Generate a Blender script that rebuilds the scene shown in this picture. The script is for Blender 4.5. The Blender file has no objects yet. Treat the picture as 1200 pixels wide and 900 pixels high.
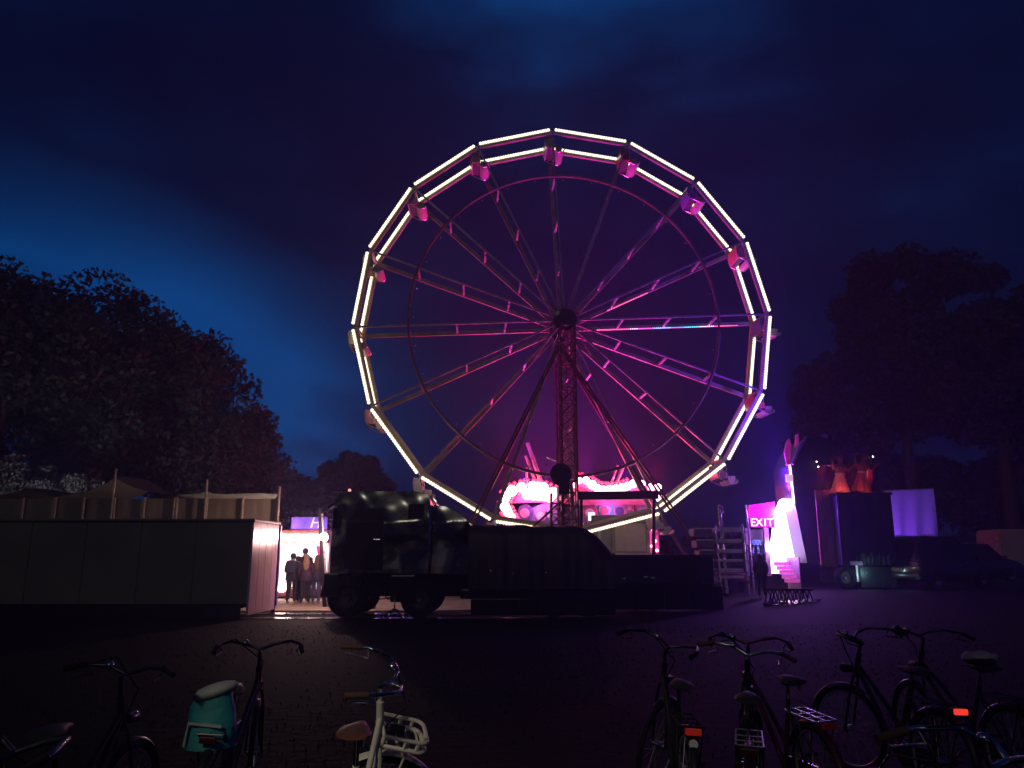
import bpy, bmesh, math, random
import numpy as np
from mathutils import Vector, Matrix
random.seed(7); rng = np.random.default_rng(7)
SC = bpy.context.scene
COL = SC.collection
R = math.radians
PI = math.pi

# ------------------------------------------------------------------ camera
EYE = 1.65
PITCH = R(12.4)
FPX = 906.0
cam_d = bpy.data.cameras.new('camera'); cam_d.sensor_width = 36.0
cam_d.lens = 36.0 * FPX / 1200.0; cam_d.clip_end = 3000; cam_d.clip_start = 0.05
cam = bpy.data.objects.new('camera', cam_d); COL.objects.link(cam)
cam.location = (0, 0, EYE); cam.rotation_euler = (PI / 2 + PITCH, 0, 0)
SC.camera = cam

# ------------------------------------------------------------------ exposure
SC.view_settings.view_transform = 'Standard'; SC.view_settings.look = 'None'
SC.view_settings.exposure = 0; SC.view_settings.gamma = 1
SC.cycles.use_denoising = True
SC.cycles.max_bounces = 6; SC.cycles.diffuse_bounces = 2; SC.cycles.glossy_bounces = 3
SC.cycles.volume_bounces = 0; SC.cycles.sample_clamp_indirect = 4.0

# ------------------------------------------------------------------ sky (late dusk, broken cloud)
SUN_EL, SUN_ROT = R(34), R(191)
W = bpy.data.worlds.new('World'); SC.world = W; W.use_nodes = True
def build_world():
    nt = W.node_tree; nt.nodes.clear()
    N = nt.nodes.new; L = nt.links.new
    def math_(op, a, b=None, c=None):
        n = N('ShaderNodeMath'); n.operation = op
        for i, v in enumerate((a, b, c)):
            if v is None: continue
            if isinstance(v, (int, float)): n.inputs[i].default_value = v
            else: L(v, n.inputs[i])
        return n.outputs[0]
    tc = N('ShaderNodeTexCoord')
    sep = N('ShaderNodeSeparateXYZ'); L(tc.outputs['Generated'], sep.inputs[0])
    x, y, z = sep.outputs
    az0 = math_('ARCTAN2', x, y); el0 = math_('ARCSINE', z)
    # ragged clouds: noise on a direction stretched sideways
    mp = N('ShaderNodeMapping'); L(tc.outputs['Generated'], mp.inputs[0]); mp.inputs['Scale'].default_value = (1.4, 1.4, 3.6)
    n1 = N('ShaderNodeTexNoise'); L(mp.outputs[0], n1.inputs[0]); n1.inputs['Scale'].default_value = 2.3
    n1.inputs['Detail'].default_value = 5; n1.inputs['Roughness'].default_value = 0.5
    n2 = N('ShaderNodeTexNoise'); L(mp.outputs[0], n2.inputs[0]); n2.inputs['Scale'].default_value = 3.1
    n2.inputs['Detail'].default_value = 4; n2.noise_dimensions = '4D'; n2.inputs['W'].default_value = 3.7
    d1 = math_('MULTIPLY', math_('SUBTRACT', n1.outputs[0], 0.5), 0.24)
    d2 = math_('MULTIPLY', math_('SUBTRACT', n2.outputs[0], 0.5), 0.20)
    az = math_('ADD', az0, d1); el = math_('ADD', el0, d2)
    def lobe(a0, e0, sa, se, tilt):
        ca, sn = math.cos(tilt), math.sin(tilt)
        da = math_('SUBTRACT', az, a0); de = math_('SUBTRACT', el, e0)
        u = math_('ADD', math_('MULTIPLY', da, ca), math_('MULTIPLY', de, sn))
        v = math_('SUBTRACT', math_('MULTIPLY', de, ca), math_('MULTIPLY', da, sn))
        u = math_('DIVIDE', u, sa); v = math_('DIVIDE', v, se)
        s = math_('ADD', math_('MULTIPLY', u, u), math_('MULTIPLY', v, v))
        return math_('EXPONENT', math_('MULTIPLY', s, -1.0))
    g1 = lobe(R(-21.0), R(13.3), R(12.5), R(6.4), R(-22))      # clear gap left of the wheel
    g2 = lobe(R(-36), R(17.5), R(12), R(6.5), R(-14))
    g3 = lobe(R(4), R(41), R(18), R(8), R(-5))               # thinner cloud overhead
    g4 = lobe(R(-24), R(12), R(12), R(3.2), R(0))
    gap = math_('ADD', math_('MULTIPLY', g1, 1.15), math_('MULTIPLY', g2, 0.50))
    gap = math_('ADD', gap, math_('MULTIPLY', g3, 0.62))
    gap = math_('ADD', gap, math_('MULTIPLY', g4, 0.10))
    cl = N('ShaderNodeMapRange'); L(n2.outputs[0], cl.inputs[0])
    cl.inputs[1].default_value = 0.30; cl.inputs[2].default_value = 0.62; cl.inputs[3].default_value = 0.55; cl.inputs[4].default_value = 1.15
    gap = math_('MULTIPLY', gap, cl.outputs[0])
    wisp = N('ShaderNodeMapRange'); L(n1.outputs[0], wisp.inputs[0])   # uneven thickness of the cloud deck everywhere
    wisp.inputs[1].default_value = 0.42; wisp.inputs[2].default_value = 0.75; wisp.inputs[3].default_value = 0.0; wisp.inputs[4].default_value = 0.22
    gap = math_('ADD', gap, wisp.outputs[0])
    sky = N('ShaderNodeTexSky'); sky.sky_type = 'NISHITA'; sky.sun_disc = False
    sky.sun_elevation = SUN_EL; sky.sun_rotation = SUN_ROT
    tint = N('ShaderNodeMix'); tint.data_type = 'RGBA'; tint.blend_type = 'MULTIPLY'; tint.inputs[0].default_value = 1
    L(sky.outputs[0], tint.inputs[6]); tint.inputs[7].default_value = (0.0006, 0.0022, 0.0060, 1)
    ramp = N('ShaderNodeValToRGB'); L(gap, ramp.inputs[0])
    e = ramp.color_ramp.elements
    e[0].position = 0.0; e[0].color = (0.0008, 0.0022, 0.0185, 1)
    e[1].position = 1.0; e[1].color = (0.0008, 0.0600, 0.2550, 1)
    for p, c in ((0.16, (0.0008, 0.0050, 0.0310, 1)), (0.45, (0.0008, 0.0190, 0.0900, 1))):
        k = e.new(p); k.color = c
    add = N('ShaderNodeMix'); add.data_type = 'RGBA'; add.blend_type = 'ADD'; add.inputs[0].default_value = 0.05
    L(ramp.outputs[0], add.inputs[6]); L(tint.outputs[2], add.inputs[7])
    bg = N('ShaderNodeBackground'); L(add.outputs[2], bg.inputs[0]); bg.inputs[1].default_value = 1.0
    out = N('ShaderNodeOutputWorld'); L(bg.outputs[0], out.inputs[0])
build_world()

# the one sun lamp, turned down to the glow of the town behind the photographer
sun_d = bpy.data.lights.new('sun', 'SUN'); sun_d.energy = 0.085; sun_d.angle = R(4); sun_d.color = (1.0, 0.92, 0.68)
sun = bpy.data.objects.new('sun', sun_d); COL.objects.link(sun)
_dir = Vector((math.sin(SUN_ROT) * math.cos(SUN_EL), math.cos(SUN_ROT) * math.cos(SUN_EL), math.sin(SUN_EL)))
sun.rotation_euler = (-_dir).to_track_quat('-Z', 'Y').to_euler()

HAZE_DENSITY = 0.0038

# ------------------------------------------------------------------ helpers
CP, SP = math.cos(PITCH), math.sin(PITCH)
def at(px, py, Y):
    """world point seen at photo pixel (px, py) that stands Y metres in front of the camera"""
    u = (px - 600) / FPX; v = (450 - py) / FPX
    t = Y / (CP - v * SP)
    return Vector((u * t, Y, EYE + t * (SP + v * CP)))
def sm(a, b, v):
    t = max(0.0, min(1.0, (v - a) / (b - a))); return t * t * (3 - 2 * t)
def gz(x, y):
    return 0.42 * sm(5.5, 12, x) * sm(14, 26, y)

def mat(name, col, rough=0.6, metal=0.0, var=0.25, scale=6.0, bump=0.0, bscale=40.0, emit=None, estr=0.0, spec=0.5, coat=0.0, alpha_trans=0.0, stretch=(1, 1, 1), rvar=0.0):
    m = bpy.data.materials.new(name); m.use_nodes = True
    nt = m.node_tree; b = nt.nodes['Principled BSDF']; N = nt.nodes.new; L = nt.links.new
    b.inputs['Roughness'].default_value = rough; b.inputs['Metallic'].default_value = metal
    b.inputs['Specular IOR Level'].default_value = spec; b.inputs['Coat Weight'].default_value = coat
    b.inputs['Transmission Weight'].default_value = alpha_trans
    c4 = (*col, 1)
    tc = N('ShaderNodeTexCoord'); mp = N('ShaderNodeMapping'); L(tc.outputs['Object'], mp.inputs[0]); mp.inputs['Scale'].default_value = stretch
    nz = N('ShaderNodeTexNoise'); L(mp.outputs[0], nz.inputs[0]); nz.inputs['Scale'].default_value = scale; nz.inputs['Detail'].default_value = 5
    rp = N('ShaderNodeValToRGB'); L(nz.outputs[0], rp.inputs[0])
    rp.color_ramp.elements[0].position = 0.3; rp.color_ramp.elements[1].position = 0.72
    rp.color_ramp.elements[0].color = (*[max(0, c * (1 - var)) for c in col], 1)
    rp.color_ramp.elements[1].color = (*[min(1, c * (1 + var)) for c in col], 1)
    L(rp.outputs[0], b.inputs['Base Color'])
    if rvar:
        mr = N('ShaderNodeMapRange'); L(nz.outputs[0], mr.inputs[0]); mr.inputs[1].default_value = .3; mr.inputs[2].default_value = .7
        mr.inputs[3].default_value = max(.02, rough - rvar); mr.inputs[4].default_value = min(1, rough + rvar); L(mr.outputs[0], b.inputs['Roughness'])
    if bump:
        n2 = N('ShaderNodeTexNoise'); L(mp.outputs[0], n2.inputs[0]); n2.inputs['Scale'].default_value = bscale; n2.inputs['Detail'].default_value = 3
        bp = N('ShaderNodeBump'); L(n2.outputs[0], bp.inputs['Height']); bp.inputs['Strength'].default_value = bump; bp.inputs['Distance'].default_value = 0.02
        L(bp.outputs[0], b.inputs['Normal'])
    if emit:
        b.inputs['Emission Color'].default_value = (*emit, 1); b.inputs['Emission Strength'].default_value = estr
    return m

class MB:
    def __init__(s): s.v = []; s.f = []; s.m = []; s.mi = 0
    def _add(s, vs, fs):
        o = len(s.v); s.v += [Vector(p) for p in vs]; s.f += [tuple(i + o for i in f) for f in fs]; s.m += [s.mi] * len(fs); return s
    def box(s, lo, hi):
        (a, b, c), (d, e, f) = lo, hi
        return s._add([(a, b, c), (d, b, c), (d, e, c), (a, e, c), (a, b, f), (d, b, f), (d, e, f), (a, e, f)],
                      [(0, 3, 2, 1), (4, 5, 6, 7), (0, 1, 5, 4), (1, 2, 6, 5), (2, 3, 7, 6), (3, 0, 4, 7)])
    def cbox(s, c, size, M=None):
        h = Vector(size) / 2; o = len(s.v); s.box(-h, h)
        for i in range(o, len(s.v)):
            s.v[i] = (M @ s.v[i] if M else s.v[i]) + Vector(c)
        return s
    def bbox(s, lo, hi, r=0.03):
        """box with chamfered edges"""
        bm = bmesh.new(); bmesh.ops.create_cube(bm, size=1)
        lo, hi = Vector(lo), Vector(hi); sz = hi - lo; ce = (lo + hi) / 2
        for q in bm.verts: q.co = Vector((q.co.x * sz.x, q.co.y * sz.y, q.co.z * sz.z)) + ce
        bmesh.ops.bevel(bm, geom=bm.edges[:], offset=min(r, min(sz) * 0.45), segments=2, affect='EDGES', profile=.6)
        s.add_bm(bm); return s
    def add_bm(s, bm):
        bm.verts.index_update(); s._add([q.co.copy() for q in bm.verts], [[w.index for w in f.verts] for f in bm.faces]); bm.free()
    def bar(s, p, q, w, h=None, up=(0, 0, 1)):
        p, q = Vector(p), Vector(q); h = h or w; d = (q - p); L = d.length; d.normalize()
        up = Vector(up)
        if abs(d.dot(up)) > .98: up = Vector((0, 1, 0)) if abs(d.y) < .9 else Vector((1, 0, 0))
        a = d.cross(up).normalized() * (w / 2); b = a.cross(d).normalized() * (h / 2)
        vs = [p - a - b, p + a - b, p + a + b, p - a + b, q - a - b, q + a - b, q + a + b, q - a + b]
        return s._add(vs, [(3, 2, 1, 0), (4, 5, 6, 7), (0, 1, 5, 4), (1, 2, 6, 5), (2, 3, 7, 6), (3, 0, 4, 7)])
    def tube(s, pts, r, n=8, closed=False, caps=True):
        pts = [Vector(p) for p in pts]; m = len(pts); rs = r if isinstance(r, (list, tuple)) else [r] * m
        rings = []; ref = None
        for i, p in enumerate(pts):
            if closed: d = pts[(i + 1) % m] - pts[i - 1]
            else: d = pts[min(i + 1, m - 1)] - pts[max(i - 1, 0)]
            d.normalize()
            if ref is None:
                ref = Vector((0, 0, 1)) if abs(d.z) < .9 else Vector((0, 1, 0))
            a = d.cross(ref)
            if a.length < 1e-4: a = d.cross(Vector((1, 0.3, 0)))
            a.normalize(); b = d.cross(a).normalized(); ref = b.cross(d) if False else -b if False else ref
            rings.append([p + (a * math.cos(2 * PI * k / n) + b * math.sin(2 * PI * k / n)) * rs[i] for k in range(n)])
        vs = [q for g in rings for q in g]; fs = []
        for i in range(m if closed else m - 1):
            j = (i + 1) % m
            for k in range(n):
                l = (k + 1) % n; fs.append((i * n + k, i * n + l, j * n + l, j * n + k))
        if caps and not closed:
            fs.append(tuple(range(n - 1, -1, -1))); fs.append(tuple((m - 1) * n + k for k in range(n)))
        return s._add(vs, fs)
    def lathe(s, prof, n=20, c=(0, 0, 0), axis='z'):
        vs = []; fs = []; m = len(prof)
        for r, h in prof:
            for k in range(n):
                t = 2 * PI * k / n; x, y = r * math.cos(t), r * math.sin(t)
                p = {'z': (x, y, h), 'y': (x, h, y), 'x': (h, x, y)}[axis]
                vs.append(Vector(p) + Vector(c))
        for i in range(m - 1):
            for k in range(n):
                l = (k + 1) % n; fs.append((i * n + k, i * n + l, (i + 1) * n + l, (i + 1) * n + k))
        return s._add(vs, fs)
    def torus(s, c, Rr, r, n=32, k=8, axis='y'):
        return s.lathe([(Rr + r * math.cos(2 * PI * i / k), r * math.sin(2 * PI * i / k)) for i in range(k + 1)], n, c, axis)
    def ball(s, c, r, n=10, m=6, sc=(1, 1, 1)):
        vs = []; fs = []
        for i in range(m + 1):
            a = PI * i / m
            for k in range(n):
                t = 2 * PI * k / n
                vs.append(Vector((c[0] + r * sc[0] * math.sin(a) * math.cos(t), c[1] + r * sc[1] * math.sin(a) * math.sin(t), c[2] + r * sc[2] * math.cos(a))))
        for i in range(m):
            for k in range(n):
                l = (k + 1) % n; fs.append((i * n + k, (i + 1) * n + k, (i + 1) * n + l, i * n + l))
        return s._add(vs, fs)
    def octa(s, c, r):
        x, y, z = c
        return s._add([(x + r, y, z), (x - r, y, z), (x, y + r, z), (x, y - r, z), (x, y, z + r), (x, y, z - r)],
                      [(0, 2, 4), (2, 1, 4), (1, 3, 4), (3, 0, 4), (2, 0, 5), (1, 2, 5), (3, 1, 5), (0, 3, 5)])
    def prism(s, poly, y0, y1, plane='xz'):
        """extrude a closed outline; plane xz goes along y, plane yz along x, plane xy along z"""
        n = len(poly)
        mk = {'xz': lambda a, b, d: (a, d, b), 'yz': lambda a, b, d: (d, a, b), 'xy': lambda a, b, d: (a, b, d)}[plane]
        vs = [mk(a, b, y0) for a, b in poly] + [mk(a, b, y1) for a, b in poly]
        fs = [tuple(range(n)), tuple(range(2 * n - 1, n - 1, -1))] + [(i, i + n, (i + 1) % n + n, (i + 1) % n) for i in range(n)]
        return s._add(vs, fs)
    def xf(s, M):
        s.v = [M @ p for p in s.v]; return s
    def mesh(s, name, mats, smooth=None, off=None):
        me = bpy.data.meshes.new(name)
        me.from_pydata([(p - off if off else p) for p in s.v], [], s.f)
        for m in (mats if isinstance(mats, (list, tuple)) else [mats]): me.materials.append(m)
        me.polygons.foreach_set('material_index', s.m)
        bm = bmesh.new(); bm.from_mesh(me); bmesh.ops.recalc_face_normals(bm, faces=bm.faces); bm.to_mesh(me); bm.free()
        if smooth:
            me.polygons.foreach_set('use_smooth', [True] * len(me.polygons)); me.set_sharp_from_angle(angle=R(smooth))
        me.update(); return me
    def build(s, name, mats, parent=None, smooth=None, world=True):
        """world=True: coordinates are world ones, shifted to the thing's base"""
        off = None
        if parent is not None and world:
            off = base_of(parent)
        return link(name, s.mesh(name, mats, smooth, off), parent)
def base_of(o):
    p = Vector((0, 0, 0))
    while o is not None: p += o.location; o = o.parent
    return p
def link(name, me, parent=None):
    o = bpy.data.objects.new(name, me); COL.objects.link(o)
    if parent is not None: o.parent = parent
    return o
def tag(o, label=None, cat=None, group=None, kind=None):
    if label: o['label'] = label
    if cat: o['category'] = cat
    if group: o['group'] = group
    if kind: o['kind'] = kind
    return o
def thing(name, loc, label, cat, group=None, rotz=0):
    o = bpy.data.objects.new(name, None); COL.objects.link(o); o.empty_display_size = .2
    o.location = loc; o.rotation_euler = (0, 0, rotz)
    return tag(o, label, cat, group)
def text_mesh(txt, size, depth=.01, shear=0):
    c = bpy.data.curves.new('lettering', 'FONT'); c.body = txt; c.size = size; c.extrude = depth; c.align_x = 'CENTER'; c.align_y = 'CENTER'; c.shear = shear
    c.resolution_u = 3
    o = bpy.data.objects.new('lettering', c); COL.objects.link(o)
    bpy.context.view_layer.update()
    me = bpy.data.meshes.new_from_object(o.evaluated_get(bpy.context.evaluated_depsgraph_get()))
    bpy.data.objects.remove(o); return me
def lamp(loc, col, watts, name='lamp', r=.08, parent=None, spot=None, target=None, blend=.6):
    d = bpy.data.lights.new(name, 'SPOT' if spot else 'POINT'); d.energy = watts; d.color = col; d.shadow_soft_size = r
    o = bpy.data.objects.new(name, d); COL.objects.link(o)
    o.location = Vector(loc) - (base_of(parent) if parent else Vector()); o.parent = parent
    if spot:
        d.spot_size = R(spot); d.spot_blend = blend
        o.rotation_euler = (Vector(target) - Vector(loc)).to_track_quat('-Z', 'Y').to_euler()
    return o

# ------------------------------------------------------------------ materials
M = {}
M['cream_steel'] = mat('cream_painted_steel', (.42, .37, .27), .38, .25, .18, 3, rvar=.1)
M['silver'] = mat('silver_steel', (.50, .49, .50), .32, .7, .12, 5, rvar=.1)
M['dark_steel'] = mat('dark_red_brown_steel', (.10, .026, .030), .45, .5, .3, 4)
M['ring'] = mat('brown_red_steel', (.13, .085, .08), .45, .4, .3, 4)
M['black'] = mat('black_rubber', (.008, .008, .009), .8, 0, .3, 8, spec=.2)
M['black_gloss'] = mat('black_gloss', (.01, .01, .012), .25, 0, .2, 4)
M['chrome'] = mat('chrome', (.62, .62, .64), .22, 1, .1, 9, rvar=.1)
M['shaded_chrome'] = mat('shaded_chrome', (.10, .10, .11), .35, 1, .2, 9, rvar=.1)  # chrome darkened in the colour for bicycles standing in the dark
M['shaded_reflector'] = mat('shaded_red_reflector', (.06, .005, .005), .3)  # reflector red darkened likewise for bicycles out of the light
M['spoke_grey'] = mat('grey_spoke', (.26, .26, .28), .36, .5, .2, 4, rvar=.1)
M['spoke_cream'] = mat('cream_spoke', (.25, .225, .18), .4, .2, .25, 3, rvar=.1)
M['led'] = mat('warm_white_led', (1, .95, .8), .4, emit=(1.0, .86, .56), estr=2.0)
M['bulb'] = mat('white_bulb', (1, .9, .85), .4, emit=(1, .72, .66), estr=16)
M['bulb_red'] = mat('red_white_bulb', (1, .5, .5), .4, emit=(1, .34, .42), estr=13)
M['red_halo'] = mat('red_halo_glow', (1, .1, .15), .4, emit=(1, .03, .14), estr=2.2)  # glow colour for the red halo around the crown bulbs
M['ground'] = None

# ------------------------------------------------------------------ ground
def ground_material():
    m = bpy.data.materials.new('trodden_grass_and_mud'); m.use_nodes = True
    nt = m.node_tree; b = nt.nodes['Principled BSDF']; N = nt.nodes.new; L = nt.links.new
    tc = N('ShaderNodeTexCoord')
    n1 = N('ShaderNodeTexNoise'); L(tc.outputs['Object'], n1.inputs[0]); n1.inputs['Scale'].default_value = .35; n1.inputs['Detail'].default_value = 8
    n2 = N('ShaderNodeTexNoise'); L(tc.outputs['Object'], n2.inputs[0]); n2.inputs['Scale'].default_value = 7; n2.inputs['Detail'].default_value = 6
    r1 = N('ShaderNodeValToRGB'); L(n1.outputs[0], r1.inputs[0])
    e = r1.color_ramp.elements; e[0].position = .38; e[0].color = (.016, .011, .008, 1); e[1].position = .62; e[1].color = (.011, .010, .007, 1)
    mx = N('ShaderNodeMix'); mx.data_type = 'RGBA'; mx.blend_type = 'MULTIPLY'; mx.inputs[0].default_value = .7
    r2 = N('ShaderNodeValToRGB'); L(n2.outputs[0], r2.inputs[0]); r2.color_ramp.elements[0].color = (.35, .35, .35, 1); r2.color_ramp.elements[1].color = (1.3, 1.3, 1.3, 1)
    L(r1.outputs[0], mx.inputs[6]); L(r2.outputs[0], mx.inputs[7])
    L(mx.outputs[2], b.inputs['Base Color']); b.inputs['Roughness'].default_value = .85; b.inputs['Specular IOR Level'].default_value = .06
    bp = N('ShaderNodeBump'); L(n2.outputs[0], bp.inputs['Height']); bp.inputs['Strength'].default_value = .4; bp.inputs['Distance'].default_value = .04
    L(bp.outputs[0], b.inputs['Normal'])
    return m
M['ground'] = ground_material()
def build_ground():
    xs = [-1500, -500, -150, -70, -40] + list(np.arange(-26, 40.1, 1.5)) + [60, 90, 150, 500, 1500]
    ys = [-300, -60, -20, -6] + list(np.arange(-3, 60.1, 1.5)) + [75, 100, 160, 300, 700, 2000]
    mb = MB(); nx = len(xs)
    vs = [(x, y, gz(x, y) + (0.03 * (rng.random() - .5) if abs(x) < 40 and 0 < y < 18 else 0)) for y in ys for x in xs]
    fs = [(j * nx + i, j * nx + i + 1, (j + 1) * nx + i + 1, (j + 1) * nx + i) for j in range(len(ys) - 1) for i in range(nx - 1)]
    mb._add(vs, fs)
    tag(mb.build('ground', M['ground'], smooth=60), 'dark trodden grass and mud of the fairground field', kind='structure')
build_ground()
M['sand'] = mat('sandy_lit_ground', (.30, .235, .165), .9, 0, .3, 2.2, bump=.5, bscale=25)  # pale sand, its colour lightened for the strong stall light falling here
def blob_sheet(name, x0, x1, y0, y1, lift, m, jag=.25, n=34, label=None):
    mb = MB(); vs = []
    for i in range(n + 1):
        x = x0 + (x1 - x0) * i / n; w = min(1, 6 * i / n, 6 * (n - i) / n)
        c = (y0 + y1) / 2; h = (y1 - y0) / 2 * (w if w < 1 else 1)
        a, b = c - h * (1 - jag * rng.random()), c + h * (1 - jag * rng.random())
        vs += [(x, a, gz(x, a) + lift), (x, b, gz(x, b) + lift)]
    mb._add(vs, [(2 * i, 2 * i + 2, 2 * i + 3, 2 * i + 1) for i in range(n)])
    return tag(mb.build(name, m), label, kind='structure')
blob_sheet('sandy_lit_ground', -16, 1.5, 23.6, 33, .018, M['sand'], .08)
M['wet'] = mat('wet_mud', (.03, .024, .02), .16, 0, .3, 3, bump=.35, bscale=9, rvar=.10, stretch=(.4, 2, 1))
blob_sheet('wet_rut', -9.0, -1.7, 22.15, 22.95, .021, M['wet'], .5)
blob_sheet('wet_rut', -7.8, .9, 20.75, 21.35, .020, M['wet'], .5)
blob_sheet('wet_rut', -1.9, 1.8, 22.05, 22.75, .021, M['wet'], .6)
blob_sheet('puddle', 7.7, 9.5, 23.9, 25.2, .03, M['wet'], .5)
def build_grass():
    n = 14000; P = []; Fc = []
    xs = rng.uniform(-9, 11, n); ys = 1.5 + 17.5 * rng.random(n) ** 1.3
    hs = rng.uniform(.02, .06, n); an = rng.uniform(0, PI, n); le = rng.uniform(-.04, .04, (n, 2))
    for i in range(n):
        x, y = xs[i], ys[i]; z = gz(x, y) - .015; w = .006 + .0006 * y; dx, dy = math.cos(an[i]) * w, math.sin(an[i]) * w
        o = len(P); P += [(x - dx, y - dy, z), (x + dx, y + dy, z), (x + le[i, 0], y + le[i, 1], z + hs[i])]; Fc.append((o, o + 1, o + 2))
    me = bpy.data.meshes.new('grass'); me.from_pydata(P, [], Fc); me.materials.append(mat('grass_blade', (.030, .032, .016), .7, 0, .4, .8, spec=.1))
    tag(link('grass', me), 'short trodden grass in the dark foreground', kind='stuff')
build_grass()

# ------------------------------------------------------------------ trees
M['bark'] = mat('bark', (.06, .045, .035), .9, 0, .3, 5, bump=.5, bscale=14)
M['leaf'] = [mat('foliage_%s' % n, c, .6, 0, .45, .5) for n, c in (('dark', (.030, .044, .026)), ('mid', (.036, .046, .026)), ('olive', (.045, .048, .030)))]
def tree(label, px, py, rx, ry, Y, leaves, size, mi=0, group=None, lumps=46):
    c = at(px, py, Y); k = (at(px + 1, py, Y) - c).length; a, b = rx * k, ry * k
    g = gz(c.x, Y); base = Vector((c.x, Y, g))
    t = thing('tree', base, label, 'tree', group)
    # clump centres filling an uneven crown
    cl = []
    for i in range(lumps):
        v = Vector(rng.normal(size=3)); v.normalize(); rr = rng.random() ** .45
        s = 1 + .08 * math.sin(3 * math.atan2(v.z, v.x) + px) + .045 * max(-2, min(2, rng.normal()))
        p = c + Vector((v.x * a * rr * s * .84, v.y * min(a, b) * .8 * rr * s, v.z * b * rr * s * .86))
        if p.z < g + 1.2: p.z = g + 1.2 + rng.random()
        cl.append((p, (.22 + .12 * rng.random()) * min(a, b)))
    per = leaves // lumps
    C = np.repeat(np.array([list(p) for p, r in cl]), per, 0); Rr = np.repeat(np.array([r for p, r in cl]), per)
    n = len(C); d = rng.normal(size=(n, 3)); d /= np.linalg.norm(d, axis=1)[:, None]
    P = C + d * (Rr * rng.random(n) ** .4)[:, None] * np.array([1.15, 1.15, .85])
    u = rng.normal(size=(n, 3)); u /= np.linalg.norm(u, axis=1)[:, None]
    w = np.cross(u, rng.normal(size=(n, 3))); w /= np.linalg.norm(w, axis=1)[:, None]
    sz = size * rng.uniform(.6, 1.5, n)[:, None]
    V = np.stack([P - u * sz, P + w * sz * .55, P + u * sz, P - w * sz * .55], 1).reshape(-1, 3) - np.array(base)
    me = bpy.data.meshes.new('crown'); me.vertices.add(n * 4); me.vertices.foreach_set('co', V.ravel())
    me.loops.add(n * 4); me.loops.foreach_set('vertex_index', np.arange(n * 4)); me.polygons.add(n)
    me.polygons.foreach_set('loop_start', np.arange(n) * 4); me.polygons.foreach_set('loop_total', np.full(n, 4))
    me.materials.append(M['leaf'][mi]); me.update(calc_edges=True); me.validate()
    link('crown', me, t)
    mb = MB(); top = c + Vector((0, 0, b * .3))
    h = max(2.0, top.z - g)
    pts = [base + Vector((.12 * math.sin(i * 1.3 + px) * i, .1 * math.cos(i + px) * i, h * i / 5 - .1)) for i in range(6)]
    mb.tube(pts, [h * .032 * (1 - .15 * i) for i in range(6)], 8); t0 = mb.build('trunk', M['bark'], t, 50)
    for i in range(7):
        p, r = cl[i * 5 % lumps]; s = pts[2 + i % 4]
        mid = (s + p) / 2 + Vector((0, 0, .06 * h))
        MB().tube([s, mid, p], [h * .014, h * .009, h * .004], 6).build('limb', M['bark'], t, 50)
tree('tallest dark broadleaf tree at the far left behind the tent roofs', 12, 425, 124, 138, 44, 34000, .17, 0, lumps=78)
tree('broad dark tree behind the tents, second from the left edge', 124, 442, 108, 128, 46, 32000, .17, 1, lumps=78)
tree('rounded tree behind the tents, third from the left edge', 210, 480, 84, 108, 45, 24000, .16, 0, lumps=78)
tree('low purple-lit tree at the right end of the left tree row', 276, 540, 66, 76, 44, 18000, .14, 2, lumps=78)
tree('low tree foot glowing grey over the leftmost tent roof', 45, 572, 100, 38, 38, 11000, .085, 2, lumps=60)
tree('dark undergrowth tree filling the gap under the left tree row', 110, 545, 95, 55, 50, 9000, .22, 0)
tree('dark undergrowth tree below the right end of the left tree row', 225, 570, 80, 45, 49, 9000, .22, 1)
tree('big dark tree at right, rising over the red-lit show front', 1052, 408, 88, 140, 62, 26000, .24, 0)
tree('tallest tree at the right edge of the field', 1160, 410, 94, 150, 60, 26000, .24, 0)
tree('lower dark tree behind the show front, left of the big pair', 975, 498, 62, 92, 63, 16000, .24, 1)
tree('dark undergrowth tree behind the violet sheet', 1075, 575, 75, 55, 66, 8000, .34, 0)
tree('dark undergrowth tree behind the pale van', 1175, 575, 70, 55, 66, 8000, .34, 1)
tree('dark tree cropped by the right edge of the photo', 1262, 440, 90, 130, 64, 9000, .42, 1)
tree('dark domed tree in the distance above the truck cab', 412, 578, 62, 50, 72, 14000, .24, 0)
tree('small dark tree in the distance between tents and truck cab', 352, 588, 36, 42, 74, 5000, .34, 1)

# distant wood closing the horizon
def distant_wood():
    n = 26000; X = rng.uniform(-110, 120, n); Y = rng.uniform(92, 104, n)
    top = 5.0 + 1.6 * np.sin(X * .21) + 1.1 * np.sin(X * .53 + 1) + .8 * np.sin(X * 1.1)
    Z = top * rng.random(n) ** .6
    P = np.stack([X, Y, Z], 1); u = rng.normal(size=(n, 3)); u /= np.linalg.norm(u, axis=1)[:, None]
    w = np.cross(u, rng.normal(size=(n, 3))); w /= np.linalg.norm(w, axis=1)[:, None]
    s = rng.uniform(.4, .8, n)[:, None]
    V = np.stack([P - u * s, P + w * s * .6, P + u * s, P - w * s * .6], 1).reshape(-1, 3)
    me = bpy.data.meshes.new('distant_wood'); me.from_pydata(V.tolist(), [], np.arange(4 * n).reshape(-1, 4).tolist()); me.materials.append(M['leaf'][0])
    tag(link('distant_wood', me), 'dark wood along the horizon behind the fair', kind='stuff')
distant_wood()

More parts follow.
